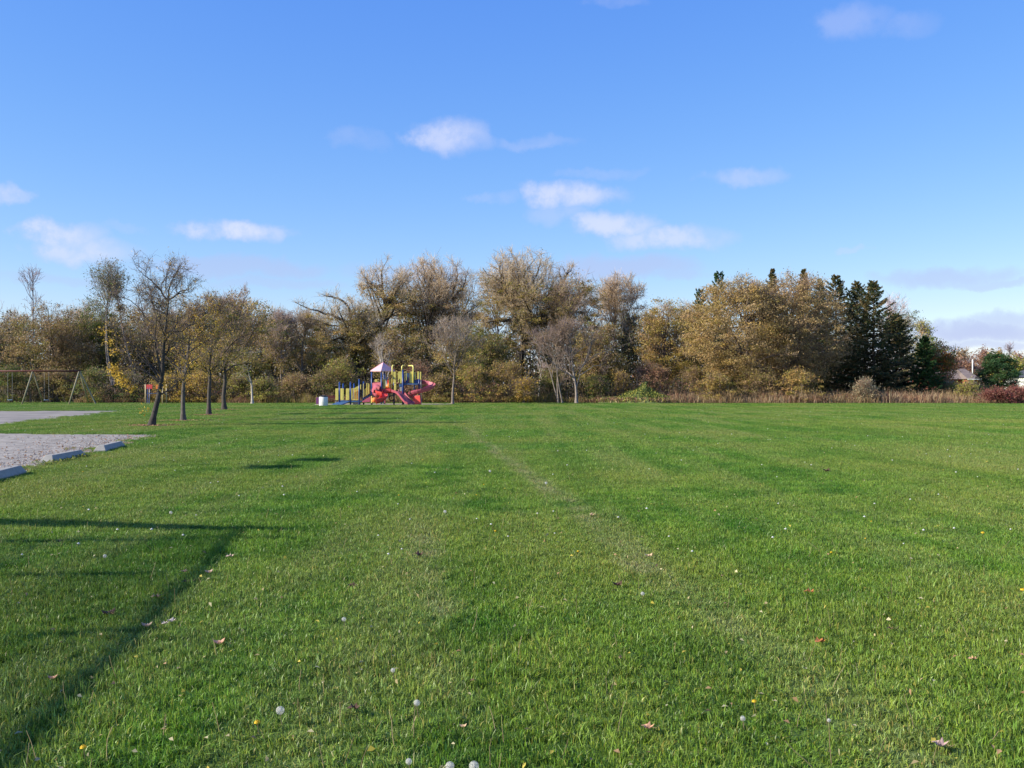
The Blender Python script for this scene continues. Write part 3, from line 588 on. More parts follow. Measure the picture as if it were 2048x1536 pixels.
# --- the old willows
tree('old_willow', 'old dark trunked willow with crooked black limbs left of the playground', 'tree', 712, 116, 580, 682, 98, 'olive', 'ochre', seed=23, shell=8000, crown_lo=.24, trunk_r=.55, n1=16, n2=12, n3=15, twig=0.012, twl=1.1, nleaf=9000, lsize=0.16, bare=0.88, barkc=(.035, .03, .027), twigc=(.38, .31, .22),
     trunk=[(712, 808), (714, 745), (708, 700), (706, 660), (700, 640)], limbs=[[(712, 720), (690, 695), (655, 700), (635, 725)], [(708, 690), (680, 675), (650, 690)], [(704, 655), (700, 620), (688, 600), (640, 590)], [(704, 650), (660, 628), (620, 618), (592, 606)], [(706, 670), (725, 640), (735, 610)]], wob=.22, up=.05, curl=.15)
tree('old_willow', 'leaning willow with a long bare crown limb reaching up left over the playground', 'tree', 722, 121, 514, 778, 74, 'olive', 'ochre', seed=24, shell=6000, crown_lo=.28, trunk_r=.5, n1=18, n2=12, n3=16, twig=0.012, twl=1.1, nleaf=8500, lsize=0.16, bare=0.82, barkc=(.05, .042, .036), twigc=(.43, .34, .23),
     trunk=[(722, 808), (728, 740), (745, 680), (768, 630), (775, 600)], limbs=[[(770, 610), (765, 575), (762, 545), (775, 520)], [(768, 590), (748, 570), (735, 565), (722, 545)], [(748, 672), (720, 650), (700, 600)], [(765, 572), (745, 572), (715, 580)], [(775, 600), (800, 570), (815, 545)]], wob=.2, up=.06, curl=.15)
tree('old_willow', 'tall willow with forked bare top above the playground', 'tree', 850, 124, 504, 868, 88, 'brown', 'olive', seed=25, shell=7500, crown_lo=.25, trunk_r=.5, n1=30, n2=13, n3=20, twig=0.012, twl=1.1, nleaf=9000, lsize=0.15, bare=0.82, barkc=(.05, .042, .036), twigc=(.44, .34, .23),
     trunk=[(850, 808), (855, 720), (862, 660), (880, 600)], limbs=[[(880, 600), (905, 590), (915, 560), (912, 530)], [(880, 600), (880, 560), (860, 530)], [(862, 650), (830, 600), (812, 570), (800, 550)], [(905, 600), (925, 575), (935, 550)], [(862, 640), (800, 620), (770, 640)], [(870, 620), (850, 580), (835, 540)]], wob=.2, up=.06, curl=.16)
tree('old_willow', 'tallest willow with black crooked trunk and wide domed crown', 'tree', 1045, 120, 492, 1055, 118, 'olive', 'brown', seed=26, shell=14000, crown_lo=.28, trunk_r=.6, n1=36, n2=14, n3=20, twig=0.012, twl=1.1, nleaf=14000, lsize=0.15, bare=0.86, barkc=(.04, .034, .03), twigc=(.43, .34, .23),
     trunk=[(1045, 808), (1040, 720), (1050, 660), (1046, 630), (1030, 605)], limbs=[[(1030, 605), (1010, 575), (985, 550), (965, 540)], [(1046, 628), (1060, 600), (1090, 600), (1115, 575)], [(1030, 605), (1035, 560), (1040, 520)], [(1040, 600), (1070, 560), (1085, 520)], [(1052, 650), (1090, 650), (1125, 640)],
     [(1035, 640), (990, 640), (960, 650)], [(1100, 595), (1130, 560), (1145, 530)], [(1025, 598), (1000, 560), (1000, 520)]], wob=.2, up=.06, curl=.16)
tree('old_willow', 'olive willow leaning right beside the tallest domed one', 'tree', 1120, 118, 532, 1155, 60, 'olive', 'brown', seed=27, shell=9000, crown_lo=.34, trunk_r=.4, n1=20, n2=11, n3=16, twig=0.012, nleaf=7000, lsize=0.15, bare=1.0, barkc=(.05, .042, .036), twigc=(.36, .27, .21), wob=.18, up=.04,
     trunk=[(1115, 808), (1118, 740), (1122, 690), (1130, 630)], limbs=[[(1122, 690), (1110, 640), (1095, 610)], [(1125, 660), (1150, 620), (1165, 590)]])
tree('tan_tree', 'tan topped open tree with sky gaps between its upright stems', 'tree', 1235, 126, 540, 1240, 60, 'brown', 'ochre', seed=28, shell=4000, crown_lo=.35, trunk_r=.26, tf=.75, n1=16, n2=9, n3=13, stems=3, twig=.013, nleaf=3000, lsize=0.15, bare=.95, barkc=(.10, .08, .07), twigc=(.42, .32, .22), a1=(12, 42), up=.03)
tree('tan_tree', 'rounded ochre tree between the open tan tree and the big golden one', 'tree', 1335, 116, 588, 1335, 62, 'ochre', 'olive', seed=29, csize=1.2, shell=14000, crown_lo=.08, trunk_r=.26, tf=.6, n1=26, n2=10, n3=7, twig=.013, nleaf=6000, lsize=0.16, bare=1.2, barkc=(.09, .07, .06), twigc=(.32, .24, .18))
tree('low_tree', 'dark leaved lower tree in front of the open tan tree', 'tree', 1205, 110, 640, 1200, 58, 'olive', 'brown', seed=30, csize=1.0, shell=7000, crown_lo=.08, trunk_r=.2, tf=.55, n1=22, n2=9, n3=6, twig=.013, nleaf=6000, lsize=0.16, barkc=(.05, .04, .035), twigc=(.16, .11, .09))
tree('low_tree', 'low dark olive tree behind the round headed bare one', 'tree', 970, 112, 640, 960, 66, 'olive', 'green', seed=33, csize=1.0, shell=7000, crown_lo=.08, trunk_r=.25, tf=.5, n1=22, n2=9, n3=6, twig=.013, nleaf=6500, lsize=0.16, barkc=(.05, .04, .035), twigc=(.16, .12, .09))
tree('low_tree', 'low olive tree behind the pink playground roof', 'tree', 810, 113, 650, 800, 60, 'olive', 'brown', seed=34, csize=1.0, shell=7000, crown_lo=.08, trunk_r=.25, tf=.5, n1=20, n2=9, n3=6, twig=.013, nleaf=5500, lsize=0.16, barkc=(.05, .04, .035), twigc=(.2, .14, .11))
# --- the big golden trees and conifers at right
tree('golden_tree', 'big golden brown tree, left one of the touching pair', 'tree', 1492, 107, 556, 1472, 114, 'tanleaf', 'ochre', seed=35, csize=1.15, shell=44000, crown_lo=0.1, trunk_r=.34, n1=34, n2=13, n3=6, twig=.012, twl=.9, nleaf=14000, lsize=0.155, bare=2, barkc=(.14, .11, .09), twigc=(.30, .22, .15), trunk=[(1492, 806), (1494, 740), (1496, 680), (1494, 630)], a1=(35, 85), lump=.12, limbs=[[(1495, 700), (1450, 690), (1400, 700)], [(1495, 690), (1540, 680), (1560, 660)]])
tree('golden_tree', 'big golden brown tree, right one of the touching pair beside the spruces', 'tree', 1577, 110, 543, 1590, 110, 'tanleaf', 'brown', seed=36, csize=1.15, shell=42000, crown_lo=0.08, trunk_r=.34, n1=34, n2=13, n3=6, twig=.012, twl=.9, nleaf=14000, lsize=0.155, bare=2, barkc=(.14, .11, .09), twigc=(.32, .22, .17), trunk=[(1577, 806), (1578, 740), (1576, 680), (1572, 630)], a1=(35, 85), lump=.12, limbs=[[(1577, 690), (1610, 670), (1650, 645)], [(1577, 720), (1620, 735), (1660, 730)]])
tree('tall_bare_tree', 'wispy bare tree poking up behind the golden pair', 'tree', 1492, 128, 528, 1490, 24, seed=37, crown_lo=.72, trunk_r=.16, tf=.85, n1=14, n2=6, n3=6, twig=.012, twl=.8, nleaf=0, barkc=(.2, .17, .16), twigc=(.34, .27, .27), a1=(20, 45))
GS = 'dark spruces at the right end of the wood'
for i, (x, D, top, half, lab) in enumerate([(1545, 124, 536, 48, 'spruce tip rising behind the middle of the golden trees'), (1608, 122, 537, 50, 'spruce tip with blunt top behind the right golden tree'), (1672, 117, 550, 90, 'tallest dark spruce beside the golden tree'),
        (1714, 119, 562, 84, 'second dark spruce from the golden tree with ragged twin tip'), (1746, 113, 563, 108, 'dark front spruce with brown cones near its tip'), (1640, 125, 556, 44, 'thin spruce top left of the tallest spruce'), (1792, 117, 628, 78, 'dark lower spruce filling the right flank of the group')]):
    conifer('spruce', lab, 'tree', x, D, top, half, 'spruce', seed=50 + i, group=GS, nb=230, cards=80)
conifer('spruce', 'short greener spruce in front at the right end of the wood', 'tree', 1850, 112, 672, 46, 'pine', seed=60, nb=130, cards=60)
GP = 'green pines behind the golden trees'
conifer('pine_tree', 'dark green pine left behind the golden pair', 'tree', 1438, 128, 545, 48, 'pine', seed=61, lo=.3, nb=90, cards=60, group=GP, droop=.05, round_=.8)
conifer('pine_tree', 'green pine top between the ochre tree and the golden pair', 'tree', 1400, 130, 580, 42, 'pine', seed=62, lo=.3, nb=90, cards=60, group=GP, droop=.05, round_=.8)
conifer('pine_tree', 'small dark conifer glimpsed in the sky gap of the open tan tree', 'tree', 1255, 132, 625, 26, 'pine', seed=63, lo=.2, nb=70, cards=40, droop=.05, round_=.6)
tree('birch_tree', 'pale pinkish birch behind the dark spruces', 'tree', 1792, 134, 582, 1792, 34, 'ochre', 'brown', seed=38, crown_lo=.35, trunk_r=.17, tf=.8, n1=22, n2=9, n3=7, twig=.013, nleaf=1700, lsize=.2, bare=.9, barkc=(.55, .5, .46), twigc=(.45, .36, .36), a1=(15, 40))
tree('poplar_tree', 'grey green poplar right of the pale birch', 'tree', 1822, 132, 612, 1822, 24, 'grey', 'green', seed=39, crown_lo=.3, trunk_r=.2, tf=.8, n1=22, n2=8, n3=6, twig=.013, nleaf=3500, shell=2500, lsize=.17, barkc=(.4, .38, .34), twigc=(.3, .25, .22), a1=(15, 40))
tree('poplar_tree', 'small yellow green poplar above the short spruce', 'tree', 1846, 130, 634, 1848, 22, 'yg', 'ochre', seed=40, crown_lo=.3, trunk_r=.18, tf=.8, n1=18, n2=8, n3=6, twig=.013, nleaf=2200, lsize=.2, barkc=(.4, .38, .34), twigc=(.35, .3, .26), a1=(15, 40))
tree('maple_tree', 'orange topped maple at the end of the wood', 'tree', 1881, 115.5, 680, 1881, 21, 'orange', 'green', seed=41, crown_lo=.1, trunk_r=.16, tf=.6, n1=18, n2=8, n3=6, twig=.012, nleaf=4500, shell=3500, bare=2, lsize=.17, barkc=(.12, .1, .08), twigc=(.25, .18, .13))
tree('maple_tree', 'green and yellow maple between short spruce and orange maple', 'tree', 1866, 124, 666, 1860, 22, 'green', 'yg', seed=42, crown_lo=.1, trunk_r=.16, tf=.6, n1=18, n2=8, n3=6, twig=.012, nleaf=4000, shell=3500, bare=2, lsize=.17, barkc=(.12, .1, .08), twigc=(.25, .18, .13))
tree('pine_tree', 'bushy green pine standing between the two houses', 'tree', 1998, 124, 704, 1998, 38, 'pine', 'pine', seed=64, crown_lo=.02, trunk_r=.2, tf=.85, n1=22, n2=7, n3=4, a1=(50, 85), twig=.012, twl=.6, nleaf=3000, lsize=.24, bare=3, shell=13000, csize=.7, barkc=(.08, .06, .05), twigc=(.06, .07, .03), asp=.35)
GF = 'far autumn trees behind the houses'
for i, (x, D, top, half, pal, lab) in enumerate([(1925, 205, 697, 30, 'brown', 'far brown tree above the roof valley'), (1962, 210, 693, 34, 'rust', 'far reddish tree above the white chimney pipe'), (2003, 205, 694, 28, 'ochre', 'far ochre tree above the bushy pine'),
        (1898, 200, 704, 24, 'olive', 'far olive tree beside the orange maple'), (2045, 190, 704, 26, 'rust', 'far pinkish tree at the right edge'), (2028, 170, 712, 20, 'yg', 'yellow green tree above the dark roof'), (1905, 165, 716, 26, 'rust', 'leafless purplish tree left over the brick house'), (1945, 168, 722, 26, 'rust', 'leafless purplish tree behind the brick house roof')]):
    tree('far_tree', lab, 'tree', x, D, top, x, half, pal, seed=70 + i, crown_lo=.08, trunk_r=.25, tf=.6, n1=16, n2=7, n3=5, twig=.018, twl=1.4, nleaf=3000, lsize=.34, barkc=(.16, .13, .12), twigc=(.34, .25, .24), group=GF)
tree('tall_bare_tree', 'small bare twiggy tree top at far right against the low clouds', 'tree', 2020, 180, 683, 2019, 14, seed=80, crown_lo=.7, trunk_r=.15, tf=.85, n1=12, n2=5, n3=5, twig=.015, twl=.8, nleaf=0, barkc=(.16, .12, .12), twigc=(.3, .24, .25))
# --- trees deeper in the wood, seen through and above the front ones
R9 = random.Random(77)
deep = [(-40, 625), (35, 618), (130, 600), (165, 606), (245, 615), (330, 612), (350, 600), (440, 596), (460, 604), (545, 612), (625, 618), (655, 602), (740, 600), (812, 532), (905, 526), (946, 540), (1000, 520), (1092, 516), (1183, 556), (1283, 582), (1310, 606), (1385, 600), (1430, 620), (1540, 640), (1620, 640)]
words = ['thin', 'hazy', 'pale', 'dim', 'brown', 'ruddy', 'grey']
for i, (x, top) in enumerate(deep):
    near = ['the left photo edge', 'the tall bare tree', 'the broad willowy tree', 'the broad willowy tree on its right', 'the tall slender ash', 'the leaning lawn tree', 'the second lawn tree', 'the third lawn tree', 'the fourth lawn tree', 'the golden topped tree',
            'the slender grey tree', 'the crooked black willow', 'the leaning willow', 'the willow with forked top', 'the round headed bare tree', 'the gap between the two tall willows', 'the left side of the domed willow', 'the middle of the domed willow', 'the right side of the domed willow', 'the open tan tree',
            'the small dark conifer', 'the rounded ochre tree', 'the pines', 'the golden pair', 'the right golden tree'][i]
    tree('wood_tree', f'half hidden {words[i % 7]} twiggy woodland tree deep behind {near}', 'tree', x, R9.uniform(132, 146), top, x + R9.uniform(-8, 8), R9.uniform(38, 55), R9.choice(['brown', 'olive', 'brown', 'ochre']), seed=100 + i, crown_lo=.3, trunk_r=.2, tf=.75,
         n1=15, n2=9, n3=10, twig=.013, twl=1.1, nleaf=2400, lsize=.17, bare=.85, barkc=(.13, .105, .09), twigc=(.36, .29, .21), shell=3500, csize=1.3, a1=(20, 60), stems=R9.choice([1, 1, 2]))
#@TREESEND
# --- shrubs at the wood edge
GB = 'shrubs along the wood edge'
shrubs = [(20, 104, 735, 60, 'green', 'olive', 'green brown shrub under the left end of the swing frame'), (110, 105, 742, 55, 'olive', 'brown', 'olive shrub behind the middle of the swing frame'), (195, 103, 738, 45, 'green', 'olive', 'leafy green shrub by the right swing legs'),
          (262, 103, 748, 34, 'green', 'brown', 'green shrub between the swing frame and the leaning tree'), (345, 103, 752, 48, 'gold', 'olive', 'yellow shrub behind the second lawn tree'), (400, 103, 745, 42, 'gold', 'ochre', 'golden shrub just left of the third lawn tree'), (472, 103, 752, 32, 'olive', 'yg', 'olive shrub right of the fourth lawn tree'),
          (528, 102, 762, 34, 'yg', 'olive', 'light green shrub beside the pale sapling'), (590, 105, 750, 42, 'brown', 'olive', 'brown shrub left of the white bin'), (655, 104, 742, 36, 'olive', 'green', 'olive shrub directly behind the white bin'), (690, 106, 716, 46, 'yg', 'ochre', 'tall yellow green shrub behind the left end of the playground'),
          (845, 104, 722, 36, 'rust', 'brown', 'reddish brown shrub behind the spiral slide'), (880, 103, 752, 40, 'olive', 'ochre', 'olive shrub right of the spiral slide'), (948, 103, 735, 44, 'ochre', 'yg', 'ochre shrub right of the round headed bare tree'), (1010, 103, 725, 44, 'ochre', 'olive', 'broad ochre shrub between the bare trees'),
          (1048, 102, 758, 20, 'gold', 'ochre', 'small golden shrub left of the stem clump'), (1105, 105, 740, 34, 'green', 'olive', 'dark green shrub behind the stem clump'), (1195, 104, 757, 32, 'green', 'olive', 'green shrub left of the grassy mound'), (1247, 106, 740, 19, 'gold', 'ochre', 'small yellow shrub above the grassy mound'),
          (1300, 110, 725, 44, 'rust', 'brown', 'dark reddish brush right of the grassy mound'), (1375, 109, 735, 40, 'olive', 'brown', 'dark olive brush left of the golden pair'), (1600, 102, 745, 60, 'ochre', 'olive', 'ochre low boughs shrub under the right golden tree'), (1430, 102, 752, 50, 'ochre', 'olive', 'ochre shrub under the left golden tree'),
          (1520, 104, 742, 50, 'olive', 'brown', 'brown shrub between the golden trunks'), (1732, 101, 762, 27, 'grey', 'tan', 'silvery grey shrub at the foot of the spruces'), (1905, 112, 766, 26, 'green', 'grey', 'blue green shrub in front of the brick house'), (1934, 104, 768, 26, 'yg', 'olive', 'yellow green shrub in front of the brick house'), (1972, 116, 778, 22, 'green', 'yg', 'green shrub at the foot of the bushy pine')]
for i, (x, D, top, half, p1, p2, lab) in enumerate(shrubs):
    tree('shrub', lab, 'shrub', x, D, top, x, half, p1, p2, seed=200 + i, crown_lo=-.25, trunk_r=.09, tf=.7, stems=4, n1=8, n2=6, n3=4, a1=(15, 60), twig=.010, twl=.7, nleaf=int(2600 * half / 40), lsize=.14, bare=3, barkc=(.1, .085, .07), twigc=(.24, .17, .12), group=GB, spread=.28, shell=int(2200 * half / 40), csize=.6)
tree('red_shrub', 'wide low dark red shrub at the right edge of the field', 'shrub', 1990, 98, 785, 1992, 40, 'red', 'rust', seed=240, crown_lo=-.3, trunk_r=.05, tf=.7, stems=6, n1=8, n2=6, n3=4, a1=(15, 70), twig=.010, twl=.5, nleaf=4500, lsize=.13, bare=3, barkc=(.12, .06, .05), twigc=(.25, .09, .08), spread=.25)
tree('red_shrub', 'taller dark red shrub cut by the right edge of the photo', 'shrub', 2042, 99, 777, 2042, 32, 'red', 'rust', seed=241, crown_lo=-.3, trunk_r=.05, tf=.7, stems=6, n1=8, n2=6, n3=4, a1=(15, 70), twig=.010, twl=.5, nleaf=3500, lsize=.13, bare=3, barkc=(.12, .06, .05), twigc=(.25, .09, .08), spread=.25)

# --- undergrowth: nobody could count it
def thicket(name, label, n, x0, x1, y0, y1, htop, pal, lsize, seed, ns=1500, cat='undergrowth'):
    R = np.random.default_rng(seed); x = R.uniform(x0, x1, n); y = R.uniform(y0, y1, n)
    hx = htop * (1 + .22 * np.sin(x * .37 + 1) + .18 * np.sin(x * .93) + .1 * np.sin(x * 2.3)); z = R.random(n) ** .9 * hx
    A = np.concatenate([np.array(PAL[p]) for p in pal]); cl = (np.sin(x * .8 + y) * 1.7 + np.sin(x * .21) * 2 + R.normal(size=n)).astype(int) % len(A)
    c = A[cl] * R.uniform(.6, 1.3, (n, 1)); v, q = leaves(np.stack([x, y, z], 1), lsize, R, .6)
    VV = [v]; QQ = [q]; CC = [np.repeat(c, 3, 0)]
    if ns:
        st = np.stack([R.uniform(x0, x1, ns), R.uniform(y0, y1, ns), np.zeros(ns)], 1); d = nrm(np.array([0, 0, 1.]) + R.normal(size=(ns, 3)) * .18)
        P, Rd = grow(st, d, R.uniform(.5, 1.5, ns) * htop, R.uniform(.02, .07, ns), np.full(ns, .012), 5, .1, 0, R); tv, tq = tubes(P, Rd, 3)
        QQ.append(tq + len(v)); VV.append(tv); CC.append(np.repeat(np.array([[.16, .13, .11]]) * R.uniform(.4, 2.0, (ns, 1)), 18, 0))
    return tag(link(name, fastmesh(name, np.concatenate(VV), quads=np.concatenate(QQ), tint=np.concatenate(CC)), M_leaf), label, cat, kind='stuff')
thicket('undergrowth', 'tangled undergrowth and stems filling the wood behind the field, canopy shade put into its dark colour', 150000, -95, 36, 116, 140, 8.2, ['under', 'under', 'under', 'olive'], .33, 300, 2200)
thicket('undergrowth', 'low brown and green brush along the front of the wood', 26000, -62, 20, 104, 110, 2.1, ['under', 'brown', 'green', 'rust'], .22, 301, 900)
thicket('undergrowth', 'low russet and tan brush mixed into the dry weeds', 16000, 12, 58, 101, 106, .75, ['rust', 'brown', 'tan', 'olive'], .15, 303, 0)
thicket('undergrowth', 'distant brown treeline beyond the houses', 16000, -160, 190, 215, 260, 7.5, ['brown', 'olive', 'rust'], 1.1, 302, 500)

def weeds(name, label, n, segs, pal, seed, hmean=.8):
    R = np.random.default_rng(seed); tot = sum(s[1] - s[0] for s in segs); X = []; Y = []; Hh = []
    for (x0, x1, y0, y1, h) in segs:
        k = int(n * (x1 - x0) / tot); X.append(R.uniform(x0, x1, k)); Y.append(R.uniform(y0, y1, k)); Hh.append(np.full(k, h))
    x = np.concatenate(X); y = np.concatenate(Y); h = np.concatenate(Hh) * R.uniform(.3, 1.1, len(x)) * (.85 + .35 * np.sin(x * .9 + np.sin(x * .31) * 2) * np.cos(y) + .2 * np.sin(x * 2.7 + y)); k = len(x)
    st = np.stack([x, y, 0 * x], 1); d = nrm(np.array([.05, 0, 1.]) + R.normal(size=(k, 3)) * .22); w = R.uniform(.008, .022, k)[:, None]; a = R.uniform(0, 6.28, k); s = np.stack([np.cos(a), np.sin(a), 0 * a], 1) * w
    mid = st + d * (h * .6)[:, None]; tip = mid + nrm(d + R.normal(size=(k, 3)) * .35) * (h * .4)[:, None]
    V = np.stack([st - s, st + s, mid + s * 1.3, mid - s * 1.3, tip], 1).reshape(-1, 3); i = np.arange(k) * 5
    A = np.concatenate([np.array(PAL[p]) for p in pal]); cl = (np.sin(x * .5) * 2.2 + np.sin(x * 1.9 + y) * 1.2 + R.normal(size=k) * 1.6 + 40).astype(int) % len(A); c = A[cl] * R.uniform(.6, 1.2, (k, 1))
    # seed heads
    hp = tip[R.random(k) < .5]; v2, q2 = leaves(hp, .10, R, .5); 
    Vt = np.concatenate([V, v2]); c2 = A[R.integers(0, len(A), len(hp))]
    return tag(link(name, fastmesh(name, Vt, quads=np.concatenate([np.stack([i, i + 1, i + 2, i + 3], 1), q2 + len(V)]), tris=np.stack([i + 3, i + 2, i + 4], 1), tint=np.concatenate([np.repeat(c, 5, 0), np.repeat(c2, 3, 0)])), M_leaf), label, 'weeds', kind='stuff')
weeds('dry_weeds', 'tall dry tan weeds along the right far edge of the field', 30000, [(14, 52, 99.5, 107, 1.25), (24, 60, 107, 122, 1.5)], ['tan', 'brown', 'tan', 'rust'], 310)
weeds('dry_weeds', 'brown and tan weeds at the foot of the wood left and centre', 26000, [(-30, -19, 101, 106, 1.0), (-19, 14, 102, 106, .95), (-45, -30, 102, 106, .8)], ['tan', 'rust', 'brown', 'olive'], 311)

# --- grassy mound
R = np.random.default_rng(9); c = np.array([(1285 - 1024) * 101 / F, 101.2, 0]); k = 46
u, w = np.meshgrid(np.linspace(-1, 1, k), np.linspace(-1, 1, 26)); r = np.sqrt(u ** 2 + w ** 2)
hz = np.clip(1 - r, 0, 1) ** .8 * (1.35 + .5 * np.sin(u * 5 + 1) + .3 * np.sin(u * 13) * np.cos(w * 7)) * np.where(u > .1, .75, 1) - .02
V = np.stack([c[0] + u * 4.6, c[1] + w * 2.3, hz], -1).reshape(-1, 3); idx = np.arange(k * 26).reshape(26, k)
Q = np.stack([idx[:-1, :-1], idx[:-1, 1:], idx[1:, 1:], idx[1:, :-1]], -1).reshape(-1, 4)
mound = empty('grassy_mound', c, 'low green grassy mound with dry tufts at the far field edge', 'mound')
mv = V - c; link('soil', fastmesh('soil', mv, quads=Q, smooth=True), mat('mound_soil', (.14, .17, .05), .9, noise=.3, scale=3), mound)
vi = R.integers(0, len(V), 9000); pts = mv[vi] + np.stack([R.normal(size=9000) * .1, R.normal(size=9000) * .1, R.random(9000) * .22], 1); hgt = mv[vi][:, 2] > .05
pts = pts[hgt]; v, q = leaves(pts, .26, R, .3, -1.5); A = np.array([(.10, .15, .035), (.13, .19, .05), (.08, .13, .035), (.17, .20, .07)] + PAL['yg'] + PAL['tan'] + PAL['rust']); lowm = pts[:, 2] < .55
ci = np.where(lowm, R.integers(4, len(A), len(pts)), R.integers(0, 8, len(pts)))
tag(link('tufts', fastmesh('tufts', v, quads=q, tint=np.repeat(A[ci] * R.uniform(.7, 1.2, (len(pts), 1)), 3, 0)), M_leaf, mound), kind='stuff')

# ------------------------------------------------------------------ wheel stops
def wheel_stop(a, b, label):
    a = Vector(a); b = Vector(b); L = (b - a).length; ang = math.atan2(b.y - a.y, b.x - a.x)
    root = empty('wheel_stop', ((a.x + b.x) / 2, (a.y + b.y) / 2, 0), label, 'wheel stop', 'concrete wheel stops along the lot edge', ang)
    hw, tw, h, sl = .14, .075, .17, .13
    m = MB(); l = L / 2
    vs = [(-l, -hw, 0), (l, -hw, 0), (l, hw, 0), (-l, hw, 0), (-l, -hw, .05), (l, -hw, .05), (l, hw, .05), (-l, hw, .05),
          (-l + sl, -tw, h), (l - sl, -tw, h), (l - sl, tw, h), (-l + sl, tw, h)]
    m.add(vs, [(3, 2, 1, 0), (0, 1, 5, 4), (1, 2, 6, 5), (2, 3, 7, 6), (3, 0, 4, 7), (4, 5, 9, 8), (5, 6, 10, 9), (6, 7, 11, 10), (7, 4, 8, 11), (8, 9, 10, 11)])
    m.build('block', M_conc, root, bevel=.012)
    for s in (-1, 1):
        q = MB().tube([(s * L * .3, 0, h - .01), (s * L * .3, 0, h + .006)], .014, 8); q.build('steel_pin', M_beam, root)
wheel_stop((-8.72, 16.2), (-9.12, 18.4), 'concrete wheel stop cut by the left edge of the photo')
wheel_stop((-9.78, 20.9), (-9.98, 23.0), 'middle concrete wheel stop with weeds growing against it')
wheel_stop((-10.15, 24.5), (-10.52, 26.7), 'farthest concrete wheel stop at the corner of the lot')
# gravel and leaf litter on the lot edge
R = np.random.default_rng(21); n = 9000
yy = R.uniform(10, 33.5, n); e = np.interp(yy, [8, 14, 17.2, 20.2, 23.6, 26.2, 30, 33.4], [-7.6, -8.3, -8.95, -9.6, -10.2, -10.6, -11.2, -11.9])
xx = e - R.exponential(1.1, n) + .15; s = R.gamma(2.5, .0045, n).clip(.004, .03); oct_ = np.array([(1, 0, 0), (0, 1, 0), (-1, 0, 0), (0, -1, 0), (0, 0, .7), (0, 0, -.7)])
V = (np.stack([xx, yy, np.full(n, .015)], 1)[:, None] + oct_[None] * s[:, None, None] * R.uniform(.6, 1.3, (n, 6, 1))).reshape(-1, 3)
T = np.array([(0, 1, 4), (1, 2, 4), (2, 3, 4), (3, 0, 4), (1, 0, 5), (2, 1, 5), (3, 2, 5), (0, 3, 5)]); T = (T[None] + (np.arange(n) * 6)[:, None, None]).reshape(-1, 3)
A = np.array([(.28, .27, .26), (.40, .38, .36), (.20, .19, .19), (.34, .28, .23)]); tag(link('gravel', fastmesh('gravel', V, tris=T, tint=np.repeat(A[R.integers(0, 4, n)], 6, 0)), mat('stone', attr=True, rough=.9)), 'loose grey gravel along the edge of the parking lot', 'gravel', kind='stuff')
def litter(name, label, pts, size, pal, seed, lift=.02, cat='leaf litter'):
    R = np.random.default_rng(seed); n = len(pts); pts = pts.copy(); pts[:, 2] += lift
    u = R.normal(size=(n, 3)) * np.array([1, 1, .35]); u = nrm(u); v = nrm(np.cross(u, R.normal(size=(n, 3)) * np.array([.4, .4, 1]))); s = size * R.uniform(.6, 1.4, (n, 1))
    V = np.stack([pts - u * s * .5, pts - v * s * .3, pts + u * s * .5, pts + v * s * .3], 1); V[:, 1, 2] += s[:, 0] * .2; V[:, 3, 2] += s[:, 0] * .15
    A = np.array(PAL[pal] if isinstance(pal, str) else pal); c = A[R.integers(0, len(A), n)] * R.uniform(.7, 1.3, (n, 1))
    i = np.arange(n) * 4; T = np.concatenate([np.stack([i, i + 1, i + 2], 1), np.stack([i, i + 2, i + 3], 1)])
    return tag(link(name, fastmesh(name, V.reshape(-1, 3), tris=T, tint=np.repeat(c, 4, 0)), M_leaf), label, cat, kind='stuff')
k = R.random(n) < .17; litter('leaf_litter', 'small dry leaves blown along the parking lot edge', np.stack([xx, yy, np.zeros(n)], 1)[k], .055, [(.38, .22, .14), (.45, .30, .18), (.28, .16, .10)], 22)
pts = []
for q in lawn_trees:
    c = GR(*q); m_ = 420; rr_ = np.abs(R.normal(size=m_)) * .7; aa = R.uniform(0, 6.28, m_); pts.append(np.stack([c.x + rr_ * np.cos(aa) * 1.3, c.y + rr_ * np.sin(aa), np.full(m_, .01)], 1))
litter('leaf_litter', 'reddish fallen leaves round the lawn tree trunks', np.concatenate(pts), .08, [(.40, .20, .12), (.50, .30, .16), (.26, .14, .09)], 23)
n = 1900; y = 3.5 + R.random(n) ** 1.5 * 75; x = R.uniform(-.55, .55, n) * y
ok = ~(inpoly(x, y, lot1) | inpoly(x, y, lot2)); litter('leaf_litter', 'tiny pale dry leaves sprinkled over the lawn', np.stack([x, y, np.full(n, .028)], 1)[ok], .030, [(.45, .36, .18), (.40, .25, .13), (.55, .48, .28), (.55, .45, .08)], 24)

